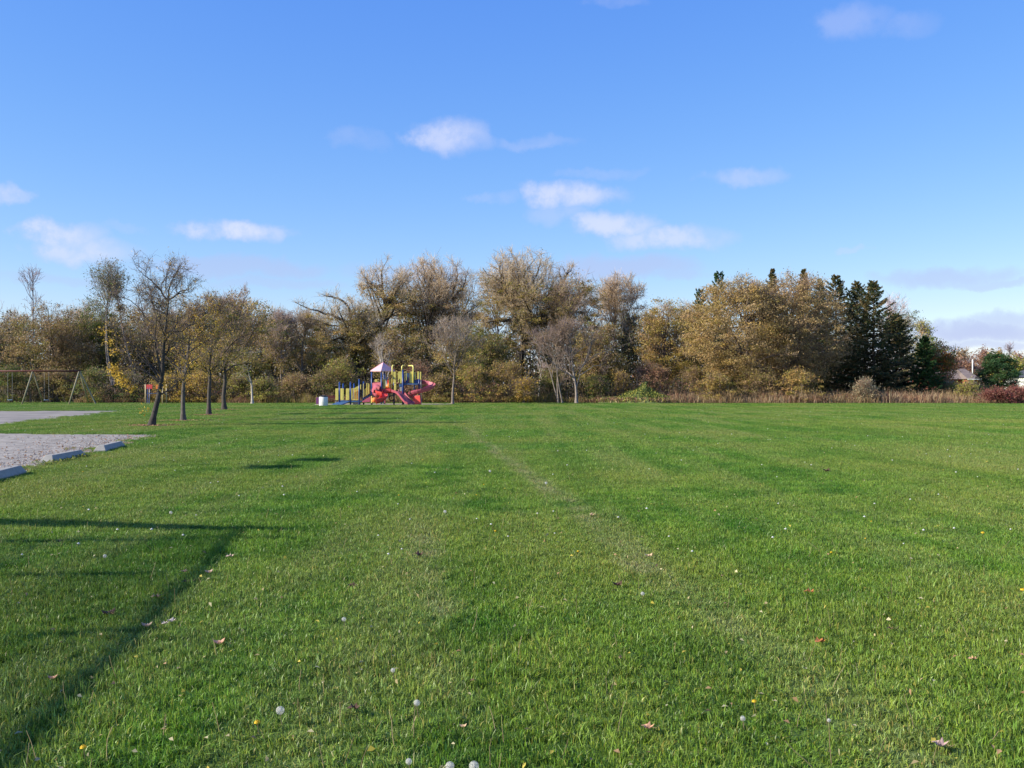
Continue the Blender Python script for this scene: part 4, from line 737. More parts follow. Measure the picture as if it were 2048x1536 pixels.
# dandelions
M_fluff = mat('dandelion_fluff', (.72, .71, .66), .8, trans=.5); M_stem = mat('dandelion_stem', (.22, .17, .09), .6); M_yel = mat('dandelion_yellow', (.75, .48, .02), .6)
def sphere_dirs(n): i = np.arange(n) + .5; ph = np.arccos(1 - 2 * i / n); th = np.pi * (1 + 5 ** .5) * i; return np.stack([np.cos(th) * np.sin(ph), np.sin(th) * np.sin(ph), np.cos(ph)], 1)
def dandelion(px, py, h, r, label, yellow=False):
    g0 = GR(px, py); D = g0.y; D2 = D - h * D / EYE * 1.0   # the head is seen at the pixel, so the foot stands nearer
    hd = PX(px, py, D2); hd.z = EYE - (py - HOR) * D2 / F
    root = empty('dandelion', (hd.x, hd.y, 0), label, 'dandelion'); h = hd.z
    MB().tube([(.012, 0, 0), (.004, 0, h * .5), (0, 0, h)], [.0022, .0018, .0016], 5).build('stem', M_stem, root)
    R = np.random.default_rng(int(px)); n = 150 if not yellow else 90
    d = sphere_dirs(n)
    if yellow: d[:, 2] = np.abs(d[:, 2]) * .5 + .1; d = nrm(d)
    d = nrm(d + R.normal(size=d.shape) * .05); u = nrm(np.cross(d, R.normal(size=d.shape))); w = np.cross(d, u); c0 = np.array([0, 0, h]); V = []; T = []
    e = d * r; s = r * (.17 if not yellow else .2)
    V = np.stack([c0 + d * r * .12 + u * .0006, c0 + d * r * .12 - u * .0006, c0 + e, c0 + e * 1.02 + u * s, c0 + e * 1.02 - u * s * .5 + w * s * .86, c0 + e * 1.02 - u * s * .5 - w * s * .86], 1).reshape(-1, 3); i = np.arange(n) * 6
    T = np.concatenate([np.stack([i, i + 1, i + 2], 1), np.stack([i + 3, i + 4, i + 5], 1)])
    link('flower_head' if yellow else 'seed_head', fastmesh('head', V, tris=T), M_yel if yellow else M_fluff, root)
for a in [(561, 1420, .09, .019, 'largest white dandelion clock at lower left, right of the dark shadow edge'), (834, 1405, .09, .015, 'white dandelion clock at lower centre right of a dark dead leaf'), (948, 1531, .10, .019, 'round white dandelion clock touching the bottom edge, right of a pair'),
          (900, 1531, .09, .017, 'white dandelion clock touching the bottom edge, left of a pair'), (818, 1522, .08, .013, 'small dandelion clock near the bottom edge left of the pair'), (688, 1238, .09, .014, 'dandelion clock standing alone above the largest one'), (786, 1340, .07, .012, 'faint grey dandelion clock above the lower centre one'),
          (1657, 1440, .20, .008, 'tall stalked dandelion with half blown tip at lower right'), (1285, 1187, .08, .014, 'small white dandelion clock in mid lawn right of centre'), (1485, 1436, .07, .012, 'grey dandelion clock left of the tall stalked one'), (210, 1112, .08, .016, 'white dandelion clock inside the left shadow band'), (342, 1025, .08, .018, 'white dandelion clock just above the left shadow band'), (890, 1023, .09, .018, 'white dandelion clock in mid lawn left of centre'),
          (980, 942, .09, .022, 'white dandelion clock in mid lawn right of the dark blob shadow'), (1092, 966, .09, .021, 'white dandelion clock beside the worn wheel track')]: dandelion(*a)
dandelion(515, 1445, .06, .014, 'yellow dandelion flower left of the largest white clock', True); dandelion(168, 1495, .06, .014, 'yellow dandelion flower at the bottom left corner in shade', True)
dandelion(1508, 1403, .06, .012, 'yellow dandelion flower left of the tall stalk', True); dandelion(2044, 1180, .07, .016, 'yellow dandelion flower at the right edge', True); dandelion(1965, 1066, .07, .018, 'yellow dandelion flower high on the right lawn', True)
# far white and yellow specks, stalks
n = 300; y = 9 + R.random(n) ** 1.3 * 70; x = R.uniform(-.52, .52, n) * y; ok = ~(inpoly(x, y, lot1) | inpoly(x, y, lot2)); n = ok.sum(); P = np.stack([x, y, np.full(len(x), .085)], 1)[ok]
s = R.uniform(.010, .019, n); V = (P[:, None] + oct_[None] * s[:, None, None]).reshape(-1, 3); T = np.array([(0, 1, 4), (1, 2, 4), (2, 3, 4), (3, 0, 4), (1, 0, 5), (2, 1, 5), (3, 2, 5), (0, 3, 5)]); T = (T[None] + (np.arange(n) * 6)[:, None, None]).reshape(-1, 3)
A = np.array([(.78, .78, .75)] * 4 + [(.7, .5, .03)]); tag(link('dandelion_heads', fastmesh('dandelion_heads', V, tris=T, tint=np.repeat(A[R.integers(0, 5, n)], 6, 0)), M_leaf), 'scattered small dandelion heads all over the far lawn', 'dandelions', kind='stuff')
n = 520; y = 4 + R.random(n) ** 1.4 * 45; x = R.uniform(-.55, .55, n) * y; ok = ~(inpoly(x, y, lot1) | inpoly(x, y, lot2)); st = np.stack([x, y, 0 * x], 1)[ok]; n = len(st)
P, Rd = grow(st, nrm(np.array([0, 0, 1.]) + R.normal(size=(n, 3)) * .25), R.uniform(.08, .18, n), np.full(n, .0022), np.full(n, .0015), 3, .12, 0, R); v, q = tubes(P, Rd, 3)
tag(link('dry_stalks', fastmesh('dry_stalks', v, quads=q, tint=np.repeat(np.array([[.42, .34, .18]]) * R.uniform(.6, 1.2, (n, 1)), 12, 0)), M_leaf), 'thin dry seed stalks poking out of the lawn', 'stalks', kind='stuff')
# notable fallen leaves, each its own curled blade
def fallen(px, py, size, col, label, rz):
    p = GR(px, py); p = p - Vector((0, .10, 0)) * 0 ; z = .055; D = EYE - z; D = (EYE - z) * F / (py - HOR); root = empty('fallen_leaf', ((px - 1024) * D / F, D, z - .01), label, 'leaf', 'fallen leaves on the lawn', rz)
    out = [(0, -.5), (.18, -.32), (.46, -.36), (.34, -.08), (.52, .12), (.26, .16), (.20, .40), (0, .55), (-.2, .38), (-.27, .14), (-.5, .1), (-.36, -.1), (-.44, -.36), (-.16, -.3)]
    def zf(x, y): return .85 * x * x + .45 * y * y + .10 * math.sin(9 * y)
    vs = [(0, 0, 0)] + [(a * .45 * size, b * .45 * size, zf(a * .45, b * .45) * size) for a, b in out] + [(a * size, b * size, zf(a, b) * size) for a, b in out]; k = len(out)
    fs = [(0, 1 + i, 1 + (i + 1) % k) for i in range(k)] + [(1 + i, 1 + k + i, 1 + k + (i + 1) % k, 1 + (i + 1) % k) for i in range(k)]
    MB().add(vs, fs).build('blade', mat('dry_leaf', col, .6, noise=.25, scale=40, trans=.2), root)
    MB().tube([(0, -.48 * size, .12 * size), (.03 * size, -.8 * size, .1 * size), (.1 * size, -1.0 * size, .02)], [.0015, .0012, .001], 4).build('stalk', M_stem, root)
LO = (.62, .34, .20); LB = (.10, .055, .035); LR = (.42, .15, .05)
for a in [(438, 1281, .075, (.72, .40, .26), 'pale orange leaf right of the lower shadow edge', .4), (1618, 1181, .085, LR, 'russet curled leaf on the right lawn, upper one of two', 1.2), (1638, 1279, .075, LR, 'russet round curled leaf below the upper russet one', 2.3), (1294, 1449, .06, LO, 'pale orange leaf near the bottom, right of centre', .8),
          (926, 1447, .035, (.75, .5, .3), 'small cream leaf above the pair of dandelion clocks', .1), (1944, 1313, .05, LO, 'small orange leaf on the right lawn near the edge', 1.9), (1878, 1483, .07, (.45, .30, .27), 'pinkish grey leaf at the lower right corner', .6), (708, 1411, .065, LB, 'dark brown curled leaf between two dandelion clocks', 2.0),
          (1235, 1166, .09, LB, 'dark dead leaf right of centre on the mid lawn', .3), (836, 1107, .11, LB, 'blackish leaf on the mid lawn at the head of the left track', 1.4), (703, 1168, .08, LB, 'dark small leaf left of the mid lawn left track', .9), (342, 1238, .06, (.60, .50, .44), 'pale leaf in the dark shadow edge, right one of a cluster', 1.1),
          (330, 1243, .05, (.55, .45, .38), 'pale leaf in the dark shadow edge, middle of a cluster', 2.8), (294, 1247, .07, (.42, .30, .22), 'tan leaf in the shadow, left one of a cluster', .2), (418, 1141, .07, (.60, .42, .32), 'pinkish leaf in the upper part of the shadow edge', .5), (368, 1140, .06, LO, 'orange leaf left inside the shaded lawn near its upper edge', .9),
          (372, 1161, .07, LB, 'dark leaf inside the shaded lawn below an orange one', 1.7), (312, 1190, .07, (.35, .22, .12), 'brown leaf standing up in the shaded lawn', 2.2), (218, 1223, .10, LB, 'dark curled leaf in the middle of the shaded lawn', .7), (106, 1351, .05, LO, 'orange leaf low in the shaded lawn', .3),
          (1182, 1028, .09, (.62, .42, .24), 'tan leaf lying on the worn wheel track', 1.0), (1297, 1109, .08, (.70, .50, .30), 'cream leaf on the right side of the worn track', .2), (460, 1110, .08, (.55, .40, .30), 'pale twisted leaf at the corner of the shadow', 2.4), (1652, 940, .16, LB, 'dark leaf clump far on the right lawn', .2),
          (1780, 1254, .05, LB, 'small dark brown leaf on the right lawn', 1.3)]: fallen(*a)

# weeds by the middle wheel stop
R = np.random.default_rng(33); n = 420; t = R.random(n); x = -9.50 - .30 * t + R.normal(size=n) * .09; y = 20.3 + 2.6 * t; v, q = leaves(np.stack([x, y, R.random(n) * .08], 1), .06, R, .5)
tag(link('broadleaf_weeds', fastmesh('broadleaf_weeds', v, quads=q, tint=np.repeat(np.array(PAL['yg'] + PAL['green'])[R.integers(0, 8, n)], 3, 0)), M_leaf), 'leafy weeds growing against the middle wheel stop', 'weeds', kind='stuff')

# ------------------------------------------------------------------ playground
DP = 92.0; K = DP / F
def pp(x, y, d=0.0): return Vector(((x - 755) * K, d, (809.6 - y) * K))
play = empty('playground_structure', ((755 - 1024) * K, DP, 0), 'playground climbing structure with pink roof, blue posts, yellow panels and red slides', 'playground')
def post(x, top, d=0.0, r=.075, m=M_blue, bot=None):
    o = MB().tube([pp(x, 809.6 if bot is None else bot, d), pp(x, top, d)], r, 10).build('post', m, play, smooth=True)
    MB().tube([pp(x, top, d), pp(x, top - .8, d), pp(x, top - 1.4, d)], [r * 1.08, r, .01], 10).build('cap', m, o)
for (x, top, d) in [(679, 765, 0), (701, 765, 0), (682, 768, 1.2), (704, 768, 1.2), (719, 759, -.2), (724, 764, 1.0), (741, 741, .8), (763.5, 741, -.2), (786, 741, .8), (763.5, 741, 1.8), (806, 740, -.2), (803, 748, 1.6), (828, 752, .3), (835.5, 748, 1.3)]: post(x, top, d)
def slat(x0, x1, y0, y1, d, m=M_yellow, name='panel', th=.05):
    a, b = pp(x0, y0, d), pp(x1, y1, d); c = (a + b) / 2
    return MB().box(c, (abs(b.x - a.x), th, abs(b.z - a.z))).build(name, m, play, bevel=.03)
# low ramp section
for x0, x1 in ((671.2, 677.2), (682.8, 688), (692.3, 698.8)): slat(x0, x1, 777, 800.5, -.05)
for x0, x1 in ((675, 680), (688, 692), (696, 701)): slat(x0, x1, 777, 800, 1.25)
fr = MB(); 
for y in (777.5, 799.5): fr.box(pp(712, y, -.05), (16.5 * K, .06, 1.4 * K))
for x in (704.5, 719.5): fr.box(pp(x, 788.5, -.05), (1.2 * K, .06, 22 * K))
fr.build('panel_frame', M_yellow, play)
for i in range(9): slat(706 + i * 1.5, 706.8 + i * 1.5, 778, 799, -.05, M_orange if i % 3 == 0 else M_yellow, 'bar', .03)
MB().prism([pp(704, 777, .9), pp(719, 768.5, .9), pp(719, 778, .9), pp(704, 786, .9)], (0, .05, 0)).build('panel', M_yellow, play)
MB().prism([pp(662, 812.5, -1.2), pp(682, 812.5, -1.2), pp(701, 803.5, .1), pp(680, 802.8, .9)], (0, 0, .09)).build('ramp', M_bluedeck, play)
MB().tube([pp(682, 811.5, -1.2), pp(701, 802.5, .1)], .05).build('ramp_rail', M_blue, play)
MB().box(pp(701, 803, .6), (44 * K, 1.3, .12)).build('deck', M_bluedeck, play)
MB().box(pp(713, 806.5, .4), (12 * K, .5, .28)).build('step', M_conc, play)
# stair with side panels
MB().prism([pp(726, 797, -.1), pp(741, 787.5, .2), pp(741, 790.5, .2), pp(726, 800, -.1)], (0, .06, 0)).build('stair_stringer', M_blue, play)
MB().prism([pp(728.5, 780, -.1), pp(739.5, 768, .1), pp(739.5, 787, .1), pp(728.5, 794, -.1)], (0, .05, 0)).build('panel', M_yellow, play)
for x, y0, y1 in ((727.4, 767, 795), (734.5, 766, 790), (738, 767, 788)): slat(x - .8, x + .8, y0, y1, -.15, M_yellow, 'baluster', .04)
for i in range(5): MB().box(pp(727 + i * 3, 800 - i * 2.4, .5), (3.4 * K, .9, .06)).build('stair_tread', M_bluedeck, play)
MB().prism([pp(725, 803, -.4), pp(741, 793, -.1), pp(744, 797, -.1), pp(741, 804, -.3), pp(728, 805, -.4)], (0, .35, 0)).build('slide_chute', M_faded, play, bevel=.04)
# roof tower, turned 45 degrees
a = [pp(738, 741, .8), pp(763.8, 741.5, -.6), pp(788, 741, .8), pp(763.8, 741, 2.2)]; ap = pp(764, 724, .8); lo_ = [v - Vector((0, 0, .07)) for v in a]
for i in range(4):
    j = (i + 1) % 4; MB().add([a[i], a[j], ap, lo_[i], lo_[j]], [(0, 1, 2), (0, 3, 4, 1), (3, 2, 4)]).build('roof_panel', M_pink, play)
MB().tube([a[0], ap, a[2]], .022, 6).build('roof_ridge', M_faded, play)
dk = [pp(741, 783.5, .8), pp(763.5, 783.5, -.2), pp(786, 783.5, .8), pp(763.5, 783.5, 1.8)]
MB().prism(dk, (0, 0, -.14)).build('tower_deck', M_red, play)
# back arched panel with tube slide mouth
MB().prism([pp(743, 790, .55), pp(743, 766, .55), pp(750, 764, .3), pp(762, 765, .05), pp(762, 790, .05)], (0, .06, 0)).build('panel', M_faded, play, bevel=.02)
def ring(c, r0, th, m, name, ax=(0, 1, 0), k=18, arc=(0, 2 * math.pi)):
    ax = Vector(ax).normalized(); u = ax.cross(Vector((0, 0, 1))).normalized(); w = u.cross(ax)
    pts = [c + (u * math.cos(t) + w * math.sin(t)) * r0 for t in np.linspace(arc[0], arc[1], k)]
    return MB().tube(pts, th, 7).build(name, m, play, smooth=True)
def chute(path, wid, hgt, m, name, side=(0, 1, 0)):
    """open half-pipe slide swept along a path"""
    k = 9; V = []; n = len(path); th = .03
    for i, p in enumerate(path):
        p = Vector(p); d = (Vector(path[min(i + 1, n - 1)]) - Vector(path[max(i - 1, 0)])); d = Vector((d.x, d.y, 0)).normalized() if Vector((d.x, d.y, 0)).length > 1e-4 else Vector((1, 0, 0)); s = Vector((-d.y, d.x, 0))
        for sh in (0, th):
            for j in range(k):
                a = math.pi * j / (k - 1); V.append(p + s * math.cos(a) * (wid / 2 + sh) + Vector((0, 0, hgt - math.sin(a) * (hgt + sh))))
    Fq = []
    for i in range(n - 1):
        b = i * 2 * k; c = b + 2 * k
        for j in range(k - 1): Fq += [(b + j, b + j + 1, c + j + 1, c + j), (b + k + j + 1, b + k + j, c + k + j, c + k + j + 1)]
        Fq += [(b + k, b, c, c + k), (b + k - 1, b + 2 * k - 1, c + 2 * k - 1, c + k - 1)]
    Fq += [(j, k + j, k + j + 1, j + 1) for j in range(k - 1)]; e = (n - 1) * 2 * k; Fq += [(e + j, e + j + 1, e + k + j + 1, e + k + j) for j in range(k - 1)]
    return MB().add(V, Fq).build(name, m, play, smooth=False)
# hooded slide: hood, tube bend, chute
V = []; k = 11; n = 7
for i in range(n):
    t = i / (n - 1); c = pp(753 + 5 * t, 783 + 2 * t, .0 - .75 * t); r = .50 - .06 * t
    for j in range(k): a_ = math.pi * j / (k - 1); V.append(c + Vector((math.cos(a_) * r * .95, 0, math.sin(a_) * r * 1.35)))
MB().add(V, [(i * k + j, i * k + j + 1, (i + 1) * k + j + 1, (i + 1) * k + j) for i in range(n - 1) for j in range(k - 1)]).build('slide_hood', M_faded, play, smooth=True)
chute([pp(754, 788, .2), pp(757, 789, -.35), pp(761.5, 790.5, -.75), pp(766.5, 793, -.8), pp(770, 796, -.75), pp(771, 799.5, -1.1), pp(768.5, 802.5, -1.45), pp(763, 805, -1.6), pp(757, 807, -1.65)], .66, .42, M_red, 'slide_chute')
MB().tube([pp(752, 786, .3), pp(757, 787, -.3), pp(760, 789, -.55)], [.36, .37, .36], 14).build('slide_tube', M_faded, play, smooth=True)
MB().tube([pp(751, 800, -1.0), pp(755.5, 799.5, -1.25)], .24, 14).build('crawl_tube', M_orange, play, smooth=True)
slat(744.8, 747, 792, 806, -.9, M_ypipe, 'baluster', .08); MB().box(pp(756.5, 786, -.62), (3.2 * K, .05, 3.5 * K)).build('decal_panel', M_blue, play)
MB().tube([pp(771, 783, -.3), pp(771.5, 806, -.5)], .05, 8).build('support_leg', M_faded, play)
# bridge to the high deck
MB().box(pp(773.5, 780.5, .3), (17 * K, .9, 6.5 * K)).build('bridge_side', M_red, play, bevel=.03)
slat(767, 771.6, 758.5, 777, -.1, M_yellow, 'baluster'); slat(777.6, 780.6, 758.5, 776, .0, M_yellow, 'baluster'); slat(781.6, 784, 760, 781, .1, M_yellow, 'baluster')
slat(772.5, 777, 759, 769, .9, M_red); MB().tube([pp(778, 770, .9), pp(775, 776, .5)], .28, 12).build('crawl_tube', M_orange, play, smooth=True)
for x0, x1 in ((745, 750.5), (757.5, 760.5)): slat(x0, x1, 758.5, 764, 1.6, M_yellow, 'baluster')
slat(787.4, 792.4, 743.5, 767, -.1); slat(788.5, 793, 767.5, 781, -.12)
MB().prism([pp(796, 746, -.1), pp(797, 743.2, -.1), pp(804.5, 742.5, -.1), pp(804.5, 755, -.1), pp(803, 767, -.1), pp(800.5, 766, -.1), pp(800.5, 758, -.1), pp(798.8, 757, -.1), pp(798, 765, -.1), pp(796.2, 765, -.1)], (0, .05, 0)).build('panel', M_yellow, play)
slat(799, 804, 768, 774, -.1, M_bluedeck); slat(800, 804.6, 774.5, 783, -.12, M_conc)
MB().box(pp(795, 784, .5), (20 * K, 1.0, .12)).build('deck', M_red, play)
# high deck with hoops
MB().box(pp(821, 768, .6), (29 * K, 1.5, .13)).build('deck', M_bluedeck, play); MB().box(pp(817, 756, 1.25), (17 * K, .05, 20 * K)).build('panel', M_bluedeck, play)
for x0, x1, y0, y1 in ((809, 810.6, 743.5, 761), (812.6, 814, 743.5, 761), (829, 832, 743.8, 759.5), (835, 838.6, 743, 758.5), (840, 842.6, 743.5, 759.5)): slat(x0, x1, y0, y1, .0, M_yellow, 'baluster')
slat(809, 814, 743.3, 744.8, .0, M_yellow, 'rail'); slat(819, 825.4, 743, 765.6, .0)
slat(817, 819, 745, 764, 1.1, M_blue, 'baluster')
for pts in ([pp(784.6, 768, 0), pp(784.6, 733, 0), pp(785.6, 731, .05), pp(787.6, 730.8, .5)], [pp(804.4, 742, -.2), pp(804.4, 733, -.2), pp(805.6, 731, 0), pp(808.4, 730.8, .5)], [pp(816, 731.2, .6), pp(823, 731.2, .2), pp(825.5, 731.6, .0), pp(826.6, 734, -.05), pp(826.6, 768, -.05)]):
    MB().tube(pts, .06, 8).build('hoop', M_ypipe, play, smooth=True)
for x0, x1 in ((787.6, 804), (808.4, 816)): MB().tube([pp(x0, 731.2, .5), pp(x1, 731.2, .55)], .018, 6).build('rail', M_beam, play)
MB().tube([pp(816, 731.2, .6), pp(816, 768, .7)], .022, 6).build('rail', M_beam, play)
slat(827.5, 836, 759.5, 769, .1, M_blue)
# spiral slide
sp = []
for i in range(26):
    t = i / 25; a_ = math.radians(125 - 400 * t); r = 1.0 + .08 * math.sin(t * 6)
    sp.append(pp(840, 764 + 41 * t, .9) + Vector((r * math.cos(a_) * .95, r * math.sin(a_), 0)))
chute(sp, .66, .38, M_faded, 'spiral_slide_upper'[:12])
MB().tube([pp(840, 809, .9), pp(840, 760, .9)], .05, 8).build('center_pole', M_steel, play)
MB().prism([pp(824, 808.5, .1), pp(826, 792, .1), pp(840, 790, -.15), pp(842, 808.5, -.15)], (0, .5, 0)).build('slide_skirt', M_red, play, bevel=.04)
MB().tube([pp(827.5, 768, .1), pp(827.5, 800, .1)], .025, 6).build('support_leg', M_steel, play)
slat(820, 823.6, 784, 785.6, .0, M_ypipe, 'step')
# wide wave slide on the near side
Pw = [pp(790.5, 784, -.2), pp(799, 786, -.5), pp(806, 791, -.9), pp(813, 799, -1.3), pp(820, 806, -1.6), pp(826, 808.5, -1.7)]; V = []; W2 = 1.15
for p in Pw:
    for s, z in ((-1, .22), (-.92, 0), (0, .05), (.92, 0), (1, .22)): V.append(p + Vector((.25 * s * W2, s * W2 * .55, z)))
Fq = [(i * 5 + j, i * 5 + j + 1, i * 5 + j + 6, i * 5 + j + 5) for i in range(5) for j in range(4)]; o = MB().add(V, Fq).build('wave_slide', M_faded, play); so = o.modifiers.new('solid', 'SOLIDIFY'); so.thickness = .06
ring(pp(784.8, 796, -.5), .24, .05, M_black, 'steering_wheel'); 
MB().box(pp(771, 808.6, -1.9), (11 * K, .2, .12)).build('kerb_block', M_conc, play)

# bin and bench
r0 = GR(647, 812.2); bn = empty('rubbish_bin', r0, 'white steel rubbish bin with black lid left of the playground', 'rubbish bin')
MB().tube([(0, 0, .02), (0, 0, .05), (0, 0, .78), (0, 0, .80)], [.36, .375, .375, .365], 20).build('drum', M_white, bn, smooth=True)
MB().tube([(0, 0, .80), (0, 0, .84), (0, 0, .90), (0, 0, .92)], [.38, .37, .24, .10], 20).build('lid', M_black, bn, smooth=True)
MB().tube([(0, 0, .35), (0, 0, .38)], [.382, .382], 20).build('band', M_white, bn)
r0 = GR(636, 808.4); b2 = empty('purple_post', r0, 'short purple board standing behind the white bin', 'post'); MB().box((0, 0, .32), (.34, .12, .64)).build('board', M_purple, b2, bevel=.02); MB().tube([(0, .08, 0), (0, .08, .7)], .03).build('stake', M_steel, b2)
r0 = GR(663, 808.6); be = empty('park_bench', r0, 'dark slatted bench with pale end legs between bin and playground', 'bench')
for i in range(3): MB().box((0, -.2 + .16 * i, .43), (1.1, .13, .04)).build('slat', M_beam, be)
for i in range(2): MB().box((0, .26, .62 + .15 * i), (1.1, .03, .12)).build('slat', M_beam, be)
for s in (-1, 1):
    MB().box((s * .45, 0, .2), (.08, .42, .4)).build('leg', M_conc, be); MB().box((s * .45, .27, .6), (.06, .05, .42)).build('back_support', M_steel, be)

# ------------------------------------------------------------------ swing frame
sw_ = empty('swing_frame', ((110 - 1024) * 96 / F, 96, 0), 'long swing frame with rust red top beam and pale wooden legs at far left', 'swing frame')
def ps(x, y, d=0.0): return Vector(((x - 110) * 96 / F, d, (808 - y) * 96 / F))
MB().tube([ps(-60, 742), ps(161, 742)], .07, 10).build('top_beam', M_beam, sw_, smooth=True)
for x in (-28, 65, 158):
    MB().tube([ps(x - 10, 808.5, -1.1), ps(x, 743, -.03)], [.075, .06], 8).build('leg', M_wood, sw_, smooth=True); MB().tube([ps(x - 1, 804.5, 2.2), ps(x + .5, 743, .05)], [.06, .05], 8).build('leg', M_wood, sw_, smooth=True)
MB().tube([ps(191, 807, 0), ps(160, 743, 0)], [.06, .05], 8).build('brace', M_wood, sw_)
for cx_ in (20, 93):
    for s in (-1, 1): MB().tube([ps(cx_ + s * 4.5, 743), ps(cx_ + s * 4.5, 799)], .008, 4).build('chain', M_steel, sw_)
    o = MB().box(ps(cx_, 799.6), (.46, .18, .04)).build('seat', M_seat, sw_, bevel=.015)
# small climber
cl = empty('climbing_frame', ((308 - 1024) * 97 / F, 97, 0), 'small climbing frame with yellow posts and red top panel behind the leaning tree', 'climbing frame')
def pc(x, y, d=0.0): return Vector(((x - 308) * 97 / F, d, (808 - y) * 97 / F))
for x in (291, 325):
    for d in (0, 1.1): MB().tube([pc(x, 808, d), pc(x, 769, d)], .055, 8).build('post', mat('tan_post', (.62, .48, .26), .6), cl, smooth=True)
MB().box(pc(298, 774, .0), (14 * 97 / F, .05, 9 * 97 / F)).build('panel', M_red, cl, bevel=.02); MB().box(pc(318, 774, .0), (12 * 97 / F, .05, 8 * 97 / F)).build('panel', M_orange, cl, bevel=.02)
for x in (296.5, 300.5): MB().tube([pc(x, 808, -.3), pc(x, 775, -.1)], .03, 6).build('ladder_rail', M_blue, cl)
for i in range(5): MB().tube([pc(296.5, 804 - i * 6, -.28 + .03 * i), pc(300.5, 804 - i * 6, -.28 + .03 * i)], .018, 6).build('rung', M_blue, cl)
MB().box(pc(308, 787, .55), (32 * 97 / F, 1.1, .06)).build('deck', M_bluedeck, cl)

# ------------------------------------------------------------------ houses
DH = 150.0; KH = DH / F
def ph(x, y, d=0.0): return Vector(((x - 1930) * KH, d, (796.2 - y) * KH))
h1 = empty('brick_house', ((1930 - 1024) * KH, DH, 0), 'red brick house with grey brown hipped roof half hidden by the spruces', 'house')
M_roof = mat('asphalt_shingle', (.19, .15, .135), .9, noise=.2, scale=1.2); M_roof2 = mat('dark_shingle', (.05, .055, .07), .85, noise=.2, scale=1.5)
MB().box(ph(1915, 777.5, 6), (88 * KH, 9, 37.5 * KH)).build('wall', M_brick, h1)
MB().box(ph(1942, 777, .8), (21 * KH, 3, 38.4 * KH)).build('wing_wall', M_brick, h1)
def hip(x0, x1, ye, yr, d0, d1, rx0, rx1, o=1.0): return MB().add([ph(x0 - o, ye, d0), ph(x1 + o, ye, d0), ph(x1 + o, ye, d1), ph(x0 - o, ye, d1), ph(rx0, yr, (d0 + d1) / 2), ph(rx1, yr, (d0 + d1) / 2)], [(0, 1, 5, 4), (1, 2, 5), (2, 3, 4, 5), (3, 0, 4), (3, 2, 1, 0)])
hip(1868, 1956, 758, 721, .8, 11.5, 1885, 1903).build('roof', M_roof, h1); hip(1930.5, 1954, 758, 736.5, -1.2, 8, 1934, 1950, 2).build('roof', M_roof, h1)
# shingle courses
for i in range(6):
    t = (i + .5) / 6; y_ = 758 - 21.5 * t; MB().box(ph(1942, y_, -1.15 + 4.55 * t), ((27 - 6 * t) * KH, .05, .03)).build('shingle_course', M_roof, h1)
MB().box(ph(1942, 758.6, -1.25), (28 * KH, .12, .16)).build('gutter', M_white, h1)
for x in (1936, 1946): 
    o = MB().box(ph(x, 768, -.72), (5.5 * KH, .06, 9 * KH)).build('window', M_white, h1); MB().box(ph(x, 768, -.76), (4.4 * KH, .03, 7.6 * KH)).build('pane', M_glass, o)
MB().tube([ph(1957.5, 758, 2), ph(1957.5, 718, 2)], .09, 10).build('chimney_pipe', M_white, h1, smooth=True); MB().box(ph(1904, 764, .6), (12 * KH, .5, 1 * KH)).build('canopy', M_white, h1)
for x in (1900, 1908): MB().tube([ph(x, 796, .2), ph(x, 764, .2)], .08, 8).build('porch_post', M_black, h1)
h2 = empty('white_house', ((1930 - 1024) * KH, DH - 6, 0), 'white house with dark slate roof cut by the right edge', 'house')
MB().box(ph(2058, 776, 5), (52 * KH, 9, 38 * KH)).build('wall', M_white, h2); hip(2030, 2086, 755, 737, -.8, 11, 2052, 2066, 1.5).build('roof', M_roof2, h2)
for x, w_ in ((2040, 8), (2052, 6)):
    o = MB().box(ph(x, 768, .46), (w_ * KH, .08, 9 * KH)).build('window', M_white, h2); MB().box(ph(x, 768, .4), ((w_ - 1.2) * KH, .03, 7.6 * KH)).build('pane', M_glass, o)
MB().box(ph(2040, 787, .3), (10 * KH, .4, 13 * KH)).build('garage_door', M_black, h2)

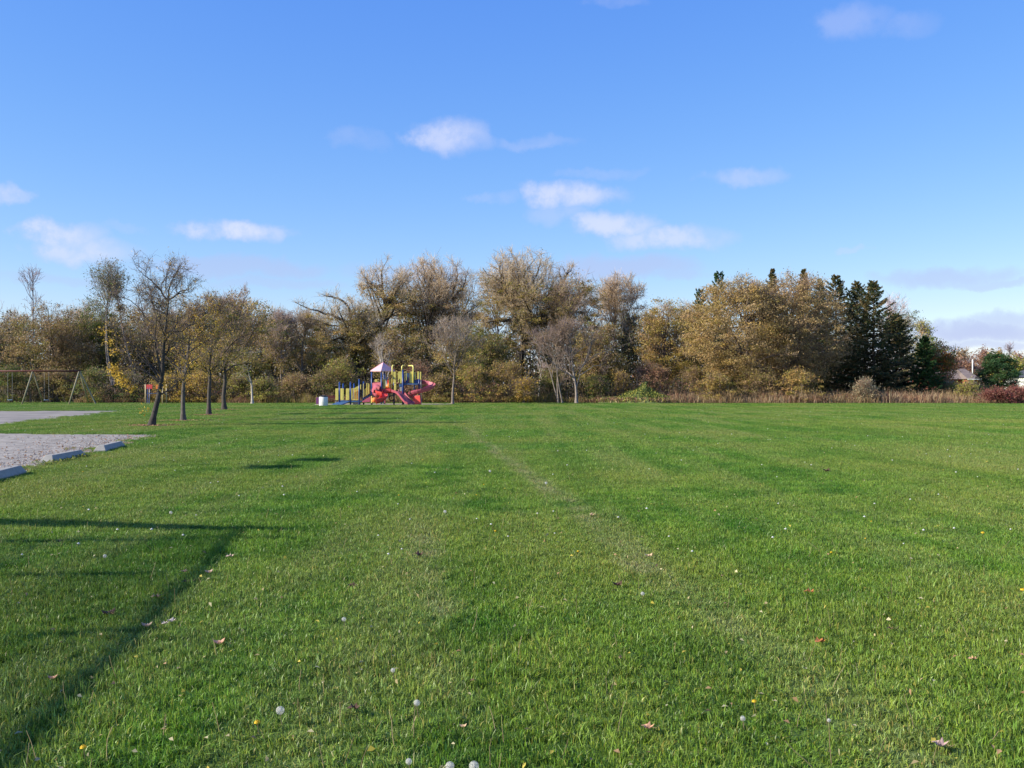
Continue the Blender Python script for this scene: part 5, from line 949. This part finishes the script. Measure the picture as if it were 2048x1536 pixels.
# ------------------------------------------------------------------ things left of the frame whose shadows fall on the lawn
bs = empty('shadow_frame', (-7.8, 6, 0), 'unseen netted frame with leaning timbers, added to cast the shade on the near lawn', 'shadow caster')  # invented frame, its members posed so their shadows draw the lower left shade
def lb(x, y, z): return Vector((x + 7.8, y - 6, z))
def under(sx_, sy_, z): return lb(sx_ - z * ce * ca / se, sy_ - z * ce * sa / se, z)     # the point at height z whose shadow falls on (sx, sy)
ra, rb = under(-2.92, 10.95, 3.0), under(-1.45, -1.0, 3.0)
MB().tube([ra, rb], .038, 10).build('shadow_rail', M_wood, bs)
MB().tube([lb(-9.9, 12.2, 0), under(-5.96, 11.62, 1.7), under(-2.3, 11.0, 3.2)], [.34, .24, .08], 10).build('shadow_brace', M_wood, bs)
MB().tube([lb(-8.3, 9.95, 0), under(-2.2, 10.45, 3.3)], .055, 8).build('post', M_wood, bs)
MB().tube([lb(-8.05, 8.0, 0), under(-2.95, 8.5, 2.9)], .045, 8).build('post', M_wood, bs)
MB().tube([lb(-7.7, 5.0, 0), lb(-7.65, 4.9, 3.0)], .05, 8).build('post', M_wood, bs)
net = MB(); L = (rb - ra).length; d = (rb - ra).normalized(); nn_ = int(L / .06); gz = ra.copy(); s_ = Vector((-d.y, d.x, 0))
def strap(p, q, wv, tv): net.add([p - wv, p + wv, q + wv, q - wv, p - wv + tv, p + wv + tv, q + wv + tv, q - wv + tv], [(0, 1, 2, 3), (7, 6, 5, 4), (0, 4, 5, 1), (2, 6, 7, 3)])
for i in range(nn_):
    p = ra + d * (i + .5) * .06; strap(Vector((p.x, p.y, 0.02)), p, d * .0055, s_ * .002)
for i in range(50): z = .05 + i * .06; strap(Vector((ra.x, ra.y, z)), Vector((rb.x, rb.y, z)), Vector((0, 0, .0055)), s_ * .002)
net.build('shade_net', mat('dark_net', (.03, .04, .03), .8), bs)
tag(bs.children[-1], kind='stuff')
# lot lamp
tipx, tipy, hl = -4.45, 20.7, 7.0
lx, ly = tipx - hl * ce * ca / se, tipy - hl * ce * sa / se
lp = empty('lot_lamp', (lx, ly, 0), 'tall steel parking lot lamp post with two dark box heads', 'lamp post')
MB().tube([(0, 0, 0), (0, 0, hl)], [.075, .045], 10).build('pole', M_steel, lp); MB().tube([(0, -1.2, hl - .1), (0, 1.2, hl - .1)], .03, 8).build('cross_arm', M_steel, lp)
for s in (-1, 1): MB().box((.1 + .25 * s, s * 1.0, hl - .05), (.55, .85, .32)).build('lamp_head', M_black, lp, bevel=.03)
MB().box((0, 0, .15), (.35, .35, .3)).build('base', M_conc, lp, bevel=.02)
print('tris', sum(sum(len(p.vertices)-2 for p in o.data.polygons) for o in bpy.data.objects if o.type=='MESH'))
